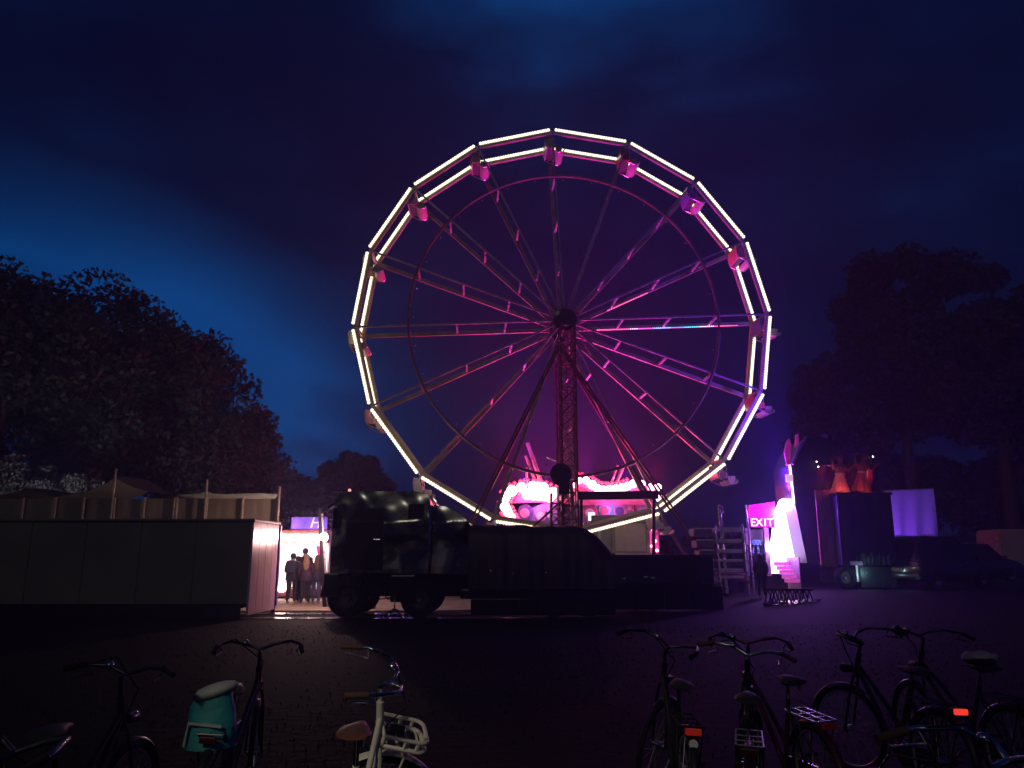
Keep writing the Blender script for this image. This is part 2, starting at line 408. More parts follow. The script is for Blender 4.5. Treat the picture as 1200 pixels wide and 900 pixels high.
# ------------------------------------------------------------------ ferris wheel
WC = Vector((2.283, 32.0, 11.497)); RF, RB, WW, YAW, PH = 9.02, 8.90, 1.454, .0559, -.0498
E1 = Vector((math.cos(YAW), math.sin(YAW), 0)); AX = Vector((-math.sin(YAW), math.cos(YAW), 0)); UP = Vector((0, 0, 1))
def rimp(k, plane, f=1.0, r=None):
    t = PH + k * PI / 8; rr = (r if r else (RF, RB)[plane]) * f
    return WC + AX * (WW * plane) + (E1 * math.sin(t) + UP * math.cos(t)) * rr
def build_wheel():
    t = thing('ferris_wheel', (WC.x, WC.y, 0), 'big ferris wheel outlined by two rings of warm white light strips', 'ferris wheel')
    for plane in (0, 1):
        seg = (rimp(0, plane) - rimp(1, plane)).length
        b = MB(); b.bar((-seg / 2 + .03, 0, -.10), (seg / 2 - .03, 0, -.10), .14, .12)
        b.bar((-seg / 2 + .03, 0, -.02), (seg / 2 - .03, 0, -.02), .08, .05)
        beam = b.mesh('rim_beam', M['cream_steel'])
        s = MB(); nb = 27; L2 = seg - .34
        for i in range(nb): s.ball((-L2 / 2 + L2 * i / (nb - 1), -.05, .055), .070, 7, 5)
        strip = s.mesh('light_strip', M['led'], 60)
        for k in range(16):
            p, q = rimp(k, plane), rimp(k + 1, plane); c = (p + q) / 2
            o = link('rim_beam', beam, t); o.location = c - Vector((WC.x, WC.y, 0))
            xa = (q - p).normalized(); za = AX.cross(xa) * -1
            if za.dot(c - WC) < 0: za = -za
            ya = za.cross(xa); o.rotation_euler = Matrix((xa, ya, za)).transposed().to_euler()
            tag(link('light_strip', strip, o), kind='stuff')
        # spokes
        for k in range(16):
            a = rimp(k, plane, r=.55); e = rimp(k, plane, r=(RF, RB)[plane] - .12)
            w, h = ((.075, .075), (.17, .12))[plane]
            MB().bar(a, e, w, h, up=AX).build('spoke', (M['spoke_grey'], M['spoke_cream'])[plane], t)
    # cross tubes between the two spokes of a pair, and brackets at the rim corners
    for k in range(16):
        for r in (2.55, 4.65, 6.75):
            MB().bar(rimp(k, 0, r=r), rimp(k, 1, r=r), .085).build('cross_tube', M['silver'], t)
        MB().bar(rimp(k, 0, r=RF - .06), rimp(k, 1, r=RB - .06), .11).build('rim_axle', M['cream_steel'], t)
    # round tension ring lying between front and rear spokes
    ring = [WC + AX * -.10 + (E1 * math.sin(2 * PI * i / 96) + UP * math.cos(2 * PI * i / 96)) * 6.72 for i in range(96)]
    MB().tube(ring, .07, 6, closed=True).build('tension_ring', M['ring'], t, 60)
    b = MB()
    for i in range(32):
        a = 2 * PI * i / 32; b.octa(WC + AX * -.15 + (E1 * math.sin(a) + UP * math.cos(a)) * 6.50, .035)
    tag(b.build('ring_clip', M['silver'], t), kind='stuff')
    # hub
    rot = Matrix((E1, AX, UP)).transposed()
    hub = MB().lathe([(.0, -.45), (.34, -.45), (.36, -.2), (.50, -.16), (.52, .05), (.4, .1), (.4, WW - .1), (.52, WW - .05), (.50, WW + .16), (.36, WW + .2), (.34, WW + .4), (0, WW + .4)], 24, axis='y').xf(Matrix.Translation(WC) @ rot.to_4x4())
    hub.build('hub', M['black_gloss'], t, 40)
    b = MB()
    for i in range(48):
        a = 2 * PI * (i + .5) / 48; d = E1 * math.sin(a) + UP * math.cos(a)
        b.bar(WC - AX * .1 + d * .5, WC + AX * (WW * (i % 2)) + d * (1.15 + .35 * (i % 3)), .016)
    tag(b.build('guy_wire', M['dark_steel'], t), kind='stuff')
    # coloured light chains on two of the right-hand spokes
    cols = {'pink': (1, .12, .38), 'white': (1, .75, .8), 'cyan': (.05, .75, 1.0), 'blue': (.12, .3, 1)}
    ms = {n: mat('spoke_led_' + n, c, .4, emit=c, estr=2.6) for n, c in cols.items()}
    for k, runs in ((4, [(1.6, 3.1, 'pink'), (3.1, 3.5, 'white'), (3.5, 4.2, 'pink'), (4.2, 5.0, 'cyan'), (5.0, 5.6, 'blue'), (5.6, 6.3, 'cyan'), (6.3, 7.0, 'white'), (7.0, 8.1, 'pink')]),
                    (3, [(2.3, 4.4, 'pink')])):
        for r0, r1, n in runs:
            b = MB(); m_ = int((r1 - r0) / .085)
            tdir = (rimp(k + .5, 1) - rimp(k - .5, 1)).normalized()
            for i in range(m_):
                b.octa(rimp(k, 1, r=r0 + (r1 - r0) * (i + .5) / m_) + tdir * .08 - AX * .08, .032)
            tag(b.build('spoke_light', ms[n], t), kind='stuff')
    # support: lattice masts, leg pairs, platform
    def lattice(name, p, q, w, m, bays, r=.035):
        p, q = Vector(p), Vector(q); b = MB()
        cs = [E1 * sx * w / 2 + AX * sy * w / 2 for sx, sy in ((-1, -1), (1, -1), (1, 1), (-1, 1))]
        for c in cs: b.bar(p + c, q + c, r * 2.2)
        for i in range(bays):
            u, v = p.lerp(q, i / bays), p.lerp(q, (i + 1) / bays)
            for j in range(4):
                c, d = cs[j], cs[(j + 1) % 4]
                b.bar(u + c, u + d, r); b.bar(u + c, v + d, r); b.bar(u + d, v + c, r)
        return b.build(name, m, t)
    hf, hb = WC - AX * .55, WC + AX * (WW + .55)
    z0 = .9
    lattice('mast', at(669, 690, 31.2), hf - UP * .5, .60, M['dark_steel'], 20)
    lattice('mast', Vector((hb.x + .15, hb.y + .1, z0)), hb - UP * .5, .5, M['dark_steel'], 18)
    lattice('side_truss', at(652, 690, 31.0), at(652, 578, 31.0), .42, M['dark_steel'], 9, .028)
    for px in (514, 853):
        f = at(px, 692, 31.1); tp = at(655, 405, 31.4)
        for s in (-.10, .10):
            MB().bar(f + E1 * s, tp + E1 * s * .5, .075, .075).build('leg', M['dark_steel'], t)
        b = MB()
        for i in range(1, 12): b.bar((f + E1 * -.13).lerp(tp, i / 12), (f + E1 * .13).lerp(tp, (i + .4) / 12), .035)
        tag(b.build('leg_lacing', M['dark_steel'], t), kind='stuff')
        g = f + AX * 3.1; MB().bar(g, hb - UP * .7, .12, .12).build('leg', M['dark_steel'], t)
    MB().bar(at(625, 617, 31), at(655, 590, 31), .08).build('brace', M['dark_steel'], t)
    MB().bar(at(676, 581, 30.6), at(771, 580, 30.6), .30, .32).build('arch_beam', M['dark_steel'], t)
    for px in (681, 766):
        MB().bar(at(px, 584, 30.6), at(px, 690, 30.6), .12).build('arch_post', M['dark_steel'], t)
    # round drive drum hung on the mast
    c = at(657, 556, 30.5); b = MB().lathe([(0, -.2), (.30, -.2), (.43, -.12), (.43, .12), (.30, .2), (0, .2)], 24, (0, 0, 0), 'y').xf(Matrix.Translation(c))
    b.cbox(c + Vector((.12, 0, -.52)), (.42, .3, .5)); b.bar(c, c + Vector((.3, .5, 0)), .1)
    d_ = b.build('drive_drum', M['black'], t, 40)
    b = MB(); b.bar(at(640, 535, 30.6), at(652, 540, 30.6), .05); b.bar(at(640, 535, 30.6), at(640, 560, 30.6), .04); b.build('drum_bracket', M['silver'], t)
    # platform with skirting
    a, e = at(500, 668, 30.2), at(880, 668, 30.2)
    MB().bbox((a.x, 30.3, .62), (e.x, 35.4, .92), .03).build('platform', M['dark_steel'], t)
    for i in range(9):
        x = a.x + .3 + (e.x - a.x - .6) * i / 8
        MB().box((x - .1, 30.5, 0), (x + .1, 30.7, .62)).build('foot', M['black'], t)
    return t
build_wheel()

# gondolas
def gondola_meshes():
    g = {}; W2 = (WW - .22) / 2; yc = WW / 2
    b = MB()
    for s in (-1, 1):
        y = yc + s * W2
        b.tube([(0, y, 0), (-.10, y, -.35), (-.34, y, -.75), (-.30, y, -1.02), (.05, y, -1.18), (.38, y, -1.32), (.68, y, -1.28), (.80, y, -1.12)], .028, 6)
        b.tube([(0, y, 0), (.12, y, -.4), (.10, y, -.95)], .025, 6)
    b.tube([(0, yc - W2, 0), (0, yc + W2, 0)], .035, 6)
    g['hanger'] = b.mesh('hanger', M['silver'], 50)
    g['side_wing'] = []   # side wings of the seat shell
    for s in (-1, 1):
        y = yc + s * (W2 - .05); b = MB(); g['side_wing'].append(b)
        b.prism([(-.40, -.18), (-.44, -.55), (-.34, -.98), (.16, -1.02), (.22, -.72), (.02, -.62), (-.16, -.20)], y - .02, y + .02)
    b = MB(); pts = [(-.41, -.16), (-.45, -.5), (-.40, -.85), (-.33, -1.0), (-.28, -1.0), (-.34, -.82), (-.40, -.5), (-.36, -.16)]
    b.prism(pts, yc - W2 + .03, yc + W2 - .03); g['backrest'] = b
    b = MB().bbox((-.30, yc - W2 + .04, -.98), (.18, yc + W2 - .04, -.86), .04); g['seat'] = b
    b = MB(); top = [(.18, -1.10), (.30, -1.25), (.48, -1.29), (.66, -1.22), (.76, -1.04)]
    poly = top + [(x + .035, z - .05) for x, z in reversed(top)]
    b.prism(poly, yc - W2 + .05, yc + W2 - .05); g['footboard'] = b
    b = MB()   # rounded apron under the footboard, facing the crowd
    b.prism([(.20, -.86), (.64, -.86), (.62, -1.16), (.50, -1.26), (.34, -1.26), (.23, -1.14)], yc - W2 + .06, yc - W2 + .09)
    g['apron'] = b
    g['lap_bar'] = MB().tube([(-.2, yc - W2 + .08, -.7), (.12, yc - W2 + .1, -.62), (.12, yc + W2 - .1, -.62), (-.2, yc + W2 - .08, -.7)], .02, 6)
    return g
def build_gondolas():
    g = gondola_meshes()
    pal = {'silver': (.42, .42, .44), 'red': (.40, .06, .07), 'purple': (.16, .10, .46), 'orange': (.50, .27, .17), 'teal': (.08, .17, .18), 'cream': (.42, .36, .25), 'pink': (.46, .24, .27), 'plum': (.22, .07, .19)}
    ms = {n: mat('gondola_' + n, c, .35, .05, .15, 4, coat=.3) for n, c in pal.items()}
    seat_m = mat('gondola_seat_dark', (.05, .045, .05), .6)
    foot_m = mat('gondola_footboard_pink', (.36, .26, .27), .4, 0, .12, 4)
    apron = g['apron'].mesh('apron', foot_m); foot = g['footboard'].mesh('footboard', foot_m, 40)
    seat = g['seat'].mesh('seat', seat_m); lap = g['lap_bar'].mesh('lap_bar', M['silver'], 50)
    spec = [('silver', 'at the very top of the wheel'), ('red', 'at the one o\'clock corner of the wheel'), ('purple', 'between the red and the orange one at upper right'),
            ('orange', 'at the two o\'clock corner of the wheel, below the purple one'), ('teal', 'at the far right, at the end of the rainbow-lit spoke'),
            ('red', 'at the lower right, just under the rainbow-lit spoke'), ('plum', 'at the lower right of the wheel above the stacked metal steps'),
            ('silver', 'low on the wheel by the right end of the glowing crown'), ('cream', 'at the very bottom of the wheel behind the dark tarpaulin'),
            ('pink', 'at the bottom left of the wheel beside the glowing crown'), ('silver', 'low on the left of the wheel, just above the truck cab'),
            ('pink', 'at the lower left of the wheel, second above the truck cab'), ('cream', 'at the far left of the wheel, at the nine o\'clock corner'),
            ('cream', 'at the upper left of the wheel, at the ten o\'clock corner'), ('silver', 'at the upper left of the wheel below a pink one'), ('pink', 'at the eleven o\'clock corner of the wheel, left of the top')]
    meshes = {}; GS = .72
    for k, (c, where) in enumerate(spec):
        if c not in meshes: meshes[c] = ([q.mesh('side_wing', ms[c]) for q in g['side_wing']], g['backrest'].mesh('backrest', ms[c], 40))
        p = rimp(k, 0, r=RF - .04)
        t = thing('gondola', p, '%s seat gondola hanging %s' % (c, where), 'gondola', 'gondolas hanging from the ferris wheel', YAW); t.scale = (GS, 1, GS)
        link('hanger', g['hanger'], t); [link('side_wing', q, t) for q in meshes[c][0]]; link('backrest', meshes[c][1], t)
        link('seat', seat, t); link('footboard', foot, t); link('apron', apron, t); link('lap_bar', lap, t)
build_gondolas()

# ------------------------------------------------------------------ the glowing children's ride behind the wheel
def build_kids_ride():
    Y = 36.2
    t = thing('fairground_ride', (at(680, 660, Y).x, Y, 0), 'low ride with wavy crown outlined in overexposed red white bulbs behind the wheel', 'fairground ride')
    violet = mat('violet_painted_panel', (.42, .20, .62), .45, 0, .5, 1.1); sky_b = mat('pale_blue_painted_panel', (.28, .42, .72), .45, 0, .4, 1.4); pinkp = mat('pink_painted_panel', (.72, .12, .42), .45, 0, .4, 1.2)
    def string(pts, rr, step):
        P = [at(x, y, Y - .25) for x, y in pts]; b = MB(); acc = 0
        for p, q in zip(P, P[1:]):
            d = (q - p).length; n = max(1, int(d / step))
            for i in range(n): b.ball(p.lerp(q, i / n), rr * rng.uniform(.85, 1.15), 8, 6)
        b.ball(P[-1], rr, 8, 6); return b
    left = [(598, 606), (592, 594), (592, 582), (600, 575), (611, 571), (624, 569), (637, 572), (648, 577), (655, 581)]
    fat = [(618, 579), (632, 580), (645, 583)]
    right = [(669, 569), (678, 563), (687, 563), (694, 568), (701, 573), (714, 574), (729, 572), (742, 567)]
    for pts in (left, right):   # glowing beads added behind the bulbs, standing in for their red halo
        b = MB(); P = [at(x, y, Y - .02) for x, y in pts]
        for p, q in zip(P, P[1:]):
            nn = max(1, int((q - p).length / .16))
            for i in range(nn):
                for o in (-.30, .30):
                    dd = (q - p).normalized(); nrm = Vector((-dd.z, 0, dd.x)); b.octa(p.lerp(q, i / nn) + nrm * o, .10)
        tag(b.build('red_halo_beads', M['red_halo'], t), kind='stuff')
    tag(string(left, .23, .26).build('bulb_string', M['bulb_red'], t, 60), kind='stuff')
    tag(string(fat, .25, .26).build('bulb_string', M['bulb_red'], t, 60), kind='stuff')
    tag(string(right, .19, .22).build('bulb_string', M['bulb_red'], t, 60), kind='stuff')
    for x, y, r in ((752, 567, .17), (763, 571, .17), (771, 571, .17), (772, 583, .17), (771, 588, .15), (770, 600, .12), (664, 575, .08)):
        MB().ball(at(x, y, Y - .3), r, 10, 8).build('bulb', M['bulb_red'], t, 60)
    def panel(pts, y0, y1, m, name):
        P = [at(x, y, Y) for x, y in pts]; return MB().prism([(p.x, p.z) for p in P], y0, y1).build(name, m, t)
    panel([(592, 608), (592, 580), (611, 571), (637, 572), (656, 581), (656, 588), (592, 588)][:6] + [(592, 590)], Y, Y + .12, pinkp, 'crown_panel')
    panel([(668, 592), (668, 569), (687, 563), (701, 574), (729, 573), (752, 567), (772, 575), (772, 592)], Y, Y + .12, pinkp, 'crown_panel')
    panel([(600, 620), (600, 588), (656, 586), (656, 620)], Y + .15, Y + .25, violet, 'picture_panel')
    panel([(683, 612), (683, 590), (744, 587), (744, 612)], Y + .15, Y + .25, sky_b, 'picture_panel')
    panel([(748, 618), (748, 588), (762, 588), (762, 618)], Y + .15, Y + .25, violet, 'picture_panel')
    # round painted portraits, plain heads without likeness
    skin = mat('painted_rose', (.72, .24, .48), .5); hair = mat('painted_hair_violet', (.16, .05, .3), .5); red = mat('painted_red', (.75, .06, .16), .5); white = mat('painted_white', (.7, .6, .8), .5)
    for x, y, r, m1, m2 in ((692, 600, .34, red, white), (709, 597, .30, skin, red), (727, 598, .33, skin, hair), (738, 594, .22, red, skin), (616, 600, .36, hair, skin), (634, 603, .30, skin, white), (646, 602, .28, violet, white)):
        c = at(x, y, Y + .10)
        b = MB().lathe([(0, -.02), (r, -.02), (r, .02)], 18, axis='y').xf(Matrix.Translation(c)); o = b.build('painted_head', m1, t)
        b = MB().lathe([(0, -.012), (r * .62, -.012), (r * .62, .0)], 14, axis='y').xf(Matrix.Translation(c + Vector((-.04, -.022, -.05)))); b.build('painted_face', m2, o)
    for x in (594, 657, 668, 684, 746, 765):
        p = at(x, 600, Y + .4); MB().tube([(p.x, p.y, .3), (p.x, p.y, p.z + .9)], .07, 8).build('column', M['silver'], t, 60)
    a, e = at(588, 640, Y), at(775, 640, Y)
    MB().bbox((a.x, Y + .3, .1), (e.x, Y + 4.5, .55), .03).build('deck', M['dark_steel'], t)
    MB().bbox((a.x, Y + .45, at(0, 590, Y).z), (e.x, Y + 4.5, at(0, 584, Y).z), .03).build('roof', pinkp, t)
    MB().box((a.x, Y + 4.3, .56), (e.x, Y + 4.4, at(0, 592, Y).z)).build('back_wall', violet, t)
    # two bright slanting poles and a flagstaff above the crown
    for (x0, y0), (x1, y1), w in (((618, 519), (642, 574), .09), ((616, 534), (635, 572), .07), ((617, 548), (617, 572), .05), ((731, 545), (715, 573), .08), ((724, 545), (709, 574), .05)):
        MB().tube([at(x0, y0, Y + .6), at(x1, y1 + 12, Y + .6)], w, 8).build('leaning_pole', M['silver'], t, 60)
    for x, y, w in ((596, 585, 420), (625, 574, 650), (650, 578, 420), (685, 561, 480), (725, 569, 650), (768, 574, 420)):
        lamp(at(x, y - 9, Y + .8), (1, .022, .17), w * KR * 2.6, 'bulb_light', .12, t, spot=140, target=(at(x, y, Y).x * .8 + .4, Y - .5, 20), blend=1.0)
        lamp(at(x, y - 7, Y + .7), (1, .015, .12), w * KR * .42, 'bulb_light', .12, t)
    # added unseen uplights, tinting the wheel and the air above the crown
    for x, y, tx, w in ((612, 572, 2.6, 900), (640, 574, 3.4, 900), (690, 563, 2.2, 900), (735, 571, 2.4, 900)):
        lamp(at(x, y - 4, Y - .6), (.52, .03, .78), w * KR * 1.7, 'uplight', .1, t, spot=104, target=(tx, Y - 2.2, 16), blend=1.0)
    for x, y in ((630, 592), (715, 592)):
        lamp(at(x, y + 2, Y - .45), (.50, .34, 1), 22, 'panel_light', .1, t)
KR = 1.7
build_kids_ride()

def build_kiosk():
    Y = 34.6; c = at(726, 650, Y)
    t = thing('pay_kiosk', (c.x, Y, .55), 'grey green pay kiosk with closed roller shutter under the wheel', 'kiosk')
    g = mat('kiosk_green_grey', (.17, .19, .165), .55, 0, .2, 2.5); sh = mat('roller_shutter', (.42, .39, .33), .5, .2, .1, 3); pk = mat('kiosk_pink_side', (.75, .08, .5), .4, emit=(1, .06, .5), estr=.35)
    def b(px0, px1, py0, py1, y0, y1, name, m, parent=t, r=.02):
        a, e = at(px0, py1, Y), at(px1, py0, Y); return MB().bbox((a.x, y0, a.z), (e.x, y1, e.z), r).build(name, m, parent)
    b(694, 761, 612, 655, Y, Y + 2.0, 'body', g)
    b(692, 765, 604, 612, Y - .3, Y + 2.2, 'roof', g)
    a, e = at(721, 646, Y), at(757, 613, Y); n = 15
    for i in range(n):
        z0 = a.z + (e.z - a.z) * i / n; z1 = a.z + (e.z - a.z) * (i + 1) / n - .008
        MB().bbox((a.x, Y - .035, z0), (e.x, Y - .005, z1), .012).build('shutter_slat', sh, t)
    b(717.5, 720.5, 611.8, 648, Y - .07, Y - .004, 'post', g); b(757.4, 760.5, 611.8, 648, Y - .07, Y - .004, 'post', g)
    b(701, 703.5, 613, 648, Y - .05, Y - .004, 'post', sh)
    b(694, 770, 648, 651, Y - .5, Y - .01, 'counter', sh)
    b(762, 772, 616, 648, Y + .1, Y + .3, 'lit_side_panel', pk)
    for i, (x, y) in enumerate(((764, 640), (768, 634), (765, 622), (770, 645))):
        MB().ball(at(x, y, Y - .1), .06, 8, 6).build('bulb', M['bulb_red'], t, 60)
    p = at(692, 604, Y - .2); MB().cbox(p + Vector((.05, 0, -.05)), (.28, .1, .34)).build('lit_notice', mat('lit_notice', (.9, .8, .9), .4, emit=(1, .75, .9), estr=2.5), t)
build_kiosk()

# ------------------------------------------------------------------ left: long grey trailer with a lit end, tent roofs behind
def build_trailer():
    Y0, Y1 = 20.8, 23.1; xr = at(295, 660, Y0).x; xl = -18.5
    zt, zb = at(295, 611, Y0).z, at(100, 708, Y0).z
    t = thing('show_trailer', (-12, 21.9, 0), 'long dull grey trailer with its short end lit pink and white', 'trailer')
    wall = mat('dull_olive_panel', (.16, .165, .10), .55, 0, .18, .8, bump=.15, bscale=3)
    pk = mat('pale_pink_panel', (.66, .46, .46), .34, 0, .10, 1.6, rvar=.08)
    n = 8; xs = [xl + (xr - .07 - xl) * i / n for i in range(n + 1)]
    for i in range(n):
        MB().bbox((xs[i] + .006, Y0, zb), (xs[i + 1] - .006, Y0 + .06, zt), .008).build('side_panel', wall, t)
    MB().box((xl, Y0 + .065, zb), (xr - .08, Y1, zt - .02)).build('body', M['black'], t)
    MB().bbox((xl - .1, Y0 - .06, zt), (xr + .02, Y1 + .05, zt + .07), .02).build('roof_rail', wall, t)
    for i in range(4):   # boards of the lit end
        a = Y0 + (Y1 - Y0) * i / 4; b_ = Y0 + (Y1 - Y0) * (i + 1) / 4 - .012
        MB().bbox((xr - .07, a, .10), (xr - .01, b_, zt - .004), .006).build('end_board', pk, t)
    MB().bbox((xr - .14, Y1 + .004, .2), (xr + .03, Y1 + .12, zt - .02), .02).build('corner_post', mat('violet_corner_post', (.30, .22, .62), .4), t)
    MB().box((xl, Y0 + .4, .22), (xr - .5, Y1 - .4, zb - .004)).build('chassis', M['black'], t)
    MB().box((xr - .12, Y1 + .01, 0), (xr - .02, Y1 + .11, .2)).build('foot', M['black'], t)
    for x in (-15, -14, -9.3):
        MB().torus((x, Y0 + .35, .36), .26, .11, 20, 8).build('wheel', M['black'], t, 50)
    MB().bbox((xl, Y0 + .08, .02), (at(281, 700, Y0).x, Y0 + .16, zb - .01), .02).build('skirt', M['black_gloss'], t)  # black sheet added where the gap below the body lies in shade
build_trailer()
def build_tents():
    Y = 26.5
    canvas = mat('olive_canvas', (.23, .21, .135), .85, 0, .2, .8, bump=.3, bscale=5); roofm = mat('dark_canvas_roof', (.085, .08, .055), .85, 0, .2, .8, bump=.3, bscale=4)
    post = mat('pale_tent_pole', (.42, .37, .24), .5)
    def tent(px0, px1, label, profile, posts):
        x0, x1 = at(px0, 590, Y).x, at(px1, 590, Y).x
        t = thing('marquee_tent', ((x0 + x1) / 2, Y, 0), label, 'tent', 'marquees behind the long trailer')
        n = len(profile); dep = 3.2; vs = []; fs = []; mrow = 8
        for j in range(mrow + 1):
            s = j / mrow; w = math.sin(PI * s) ** .8
            for px, py in profile:
                p = at(px, py, Y); edge = at(px, 584, Y).z
                vs.append((p.x - (1.1 * s if px > 300 else 0), Y - .05 + dep * s, edge - .02 + (p.z - edge) * (0.9 + .15 * w)))
        for j in range(mrow):
            for i in range(n - 1): fs.append((j * n + i, j * n + i + 1, (j + 1) * n + i + 1, (j + 1) * n + i))
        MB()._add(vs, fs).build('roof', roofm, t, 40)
        for a, b in zip(posts, posts[1:]):
            pa, pb = at(a, 585, Y), at(b, 585, Y); k = 9; v2 = []; zt = pa.z
            for i in range(k + 1):
                x = pa.x + .04 + (pb.x - pa.x - .08) * i / k; yy = Y + .012 * math.sin(i * 2.1)
                v2 += [(x, yy, .05), (x, yy, zt + .02)]
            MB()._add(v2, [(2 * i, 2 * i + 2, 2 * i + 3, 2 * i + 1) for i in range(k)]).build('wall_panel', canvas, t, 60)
        for a in posts:
            p = at(a, 583, Y - .1); MB().tube([(p.x, Y - .1, 0), (p.x, Y - .1, p.z)], .045, 8).build('post', post, t, 60)
        return t
    P = [(-150, 583), (-110, 576), (-85, 569), (-60, 577), (-20, 581), (0, 579), (16, 576), (33, 570), (48, 576), (64, 582)]
    tent(-150, 64, 'low marquee with pointed roof at the left edge, behind the grey trailer', P, [-150, -115, -80, -45, -8, 28, 64])
    P = [(66, 582), (85, 578), (102, 575), (116, 569), (126, 564), (136, 556), (146, 563), (157, 569), (172, 574), (190, 577), (206, 579)]
    t = tent(66, 206, 'marquee with the tallest roof peak, behind the grey trailer', P, [66, 99, 135, 170, 205])
    P = [(208, 579), (225, 578), (236, 577), (243, 574), (250, 577), (268, 578), (290, 577), (310, 577), (327, 578)]
    t = tent(208, 327, 'marquee at the right end of the row, lit olive beside the gap', P, [208, 243, 285, 326])
    for px, y0 in ((136, 549), (243, 562), (328, 570)):
        p = at(px, y0, Y - .25); MB().tube([(p.x, Y - .25, 0), (p.x, Y - .25, p.z)], .04, 8).build('mast_pole', post, t, 60)
    # floodlight behind the tents that greys the tree foot
    p = at(30, 592, 33.5)
    f = thing('floodlight', (p.x, p.y, 0), 'small floodlight on a stake behind the left tents, hidden by the roofs', 'floodlight')
    MB().tube([(p.x, p.y, 0), (p.x, p.y, p.z)], .03, 6).build('stake', M['black'], f, 60)
    MB().bbox((p.x - .15, p.y - .05, p.z), (p.x + .15, p.y + .1, p.z + .2), .02).build('housing', M['black'], f)
    MB().box((p.x - .13, p.y + .103, p.z + .02), (p.x + .13, p.y + .106, p.z + .18)).build('lens', mat('flood_lens', (.8, .8, .9), .3, emit=(.8, .8, 1), estr=3), f)
    lamp((p.x, p.y + .3, p.z + .1), (.78, .74, 1), 560, 'flood_light', .1, f, spot=130, target=(p.x, p.y + 8, p.z + 3.0))
build_tents()

# ------------------------------------------------------------------ lit stall seen through the gap
def build_stall():
    Y = 30.0; xa, xb = at(300, 650, Y).x, at(384, 650, Y).x
    t = thing('game_stall', ((xa + xb) / 2, Y, 0), 'brightly lit white game stall with a bulb row and purple sign, in the gap', 'stall')
    white = mat('stall_white_wall', (.85, .80, .80), .5, 0, .06, 2); lit = mat('glowing_white_wall', (.9, .85, .85), .5, emit=(1, .80, .80), estr=1.1)
    zt, zc, z0 = at(0, 640, Y).z, at(0, 690, Y).z, at(0, 696, Y).z
    zs = at(0, 622, Y).z
    MB().box((xa, Y + 1.9, zc), (xb, Y + 2.0, zs)).build('back_wall', lit, t)  # glow added to this wall to make the stall interior bright
    MB().box((xa, Y + .2, zc), (xa + .06, Y + 1.89, zs)).build('side_wall', white, t)
    MB().box((xb - .06, Y + .2, zc), (xb, Y + 1.89, zs)).build('side_wall', white, t)
    MB().bbox((xa, Y, zc - .3), (xb, Y + 2, zc - .004), .02).build('counter_base', mat('stall_dark_red_skirt', (.12, .02, .04), .5), t)
    MB().bbox((xa, Y - .25, at(0, 636, Y).z), (xb, Y + .19, at(0, 624, Y).z), .03).build('fascia', mat('fascia_brown', (.30, .15, .10), .5, 0, .1, 3), t)
    MB().bbox((xa, Y - .2, at(0, 623.5, Y).z), (xb, Y + 2.1, at(0, 621.5, Y).z), .02).build('roof', mat('stall_roof', (.25, .06, .05), .5), t)
    # purple sign above, lettering H
    s0, s1 = at(341, 621, Y - .1), at(384, 606, Y - .1)
    sg = MB().bbox((s0.x, Y - .12, s0.z), (s1.x, Y - .05, s1.z), .01).build('sign', mat('lit_purple_sign', (.12, .06, .45), .4, 0, .6, 1.6, emit=(.16, .06, .75), estr=.35), t)
    me = text_mesh('H', .55, .012, .25); me.materials.append(mat('sign_letter', (.5, .4, .9), .4, emit=(.42, .3, 1), estr=.8))
    o = link('letter', me, sg); p = at(369, 613, Y - .14); o.location = p - base_of(sg); o.rotation_euler = (PI / 2, 0, 0)
    bm_ = MB().ball((0, 0, 0), .15, 10, 8).mesh('bulb', M['bulb'], 60)
    for i in range(11):
        o = link('bulb', bm_, t); o.location = at(300 + i * 8, 630 + (i % 2), Y - .42) - base_of(t)
    # curtain, slanted pole with a bare bulb
    pinkc = mat('pink_curtain', (.72, .03, .24), .6)
    b = MB(); P = [at(370.5 + .8 * i, 640, Y + .1) for i in range(6)]; v2 = []
    for i, p in enumerate(P): v2 += [(p.x + .1, Y - .3 + .05 * (i % 2), zt), (p.x + .28, Y - .3 + .05 * (i % 2), at(0, 664, Y).z)]
    b._add(v2, [(2 * i, 2 * i + 2, 2 * i + 3, 2 * i + 1) for i in range(5)]).build('curtain', pinkc, t, 60)
    for x in (318, 345, 372):
        MB().torus((at(x, 0, Y).x, Y + .4, .30), .2, .09, 18, 8).build('wheel', M['black'], t, 50)
    c = at(330, 688, Y - .1); MB().lathe([(0, -.03), (.16, -.03), (.19, 0), (.19, .05)], 16, axis='y').xf(Matrix.Translation(c)).build('round_lamp', M['bulb'], t, 40)
    for px in (318, 340, 364):
        lamp(at(px, 633, Y - .9), (1, .72, .66), 60, 'bulb_light', .12, t)
    lamp(at(352, 645, Y + .9), (1, .8, .8), 40, 'inside_light', .15, t)
    f = at(381, 703, 25.4)
    r = thing('lamp_pole', (f.x, 25.4, 0), 'leaning black and silver pole with one bare white bulb beside the stall', 'lamp pole')
    MB().tube([at(375, 596, 25.4), (f.x, 25.4, 0)], .07, 8).build('pole', M['black'], r, 60)
    MB().tube([at(377.5, 602, 25.3), at(382.5, 690, 25.3)], .03, 8).build('conduit', M['silver'], r, 60)
    MB().ball(at(379.5, 629, 25.2), .13, 10, 8).build('bulb', M['bulb'], r, 60)
    lamp(at(373, 629, 24.6), (1, .56, .54), 270, 'bulb_light', .05, r)
build_stall()
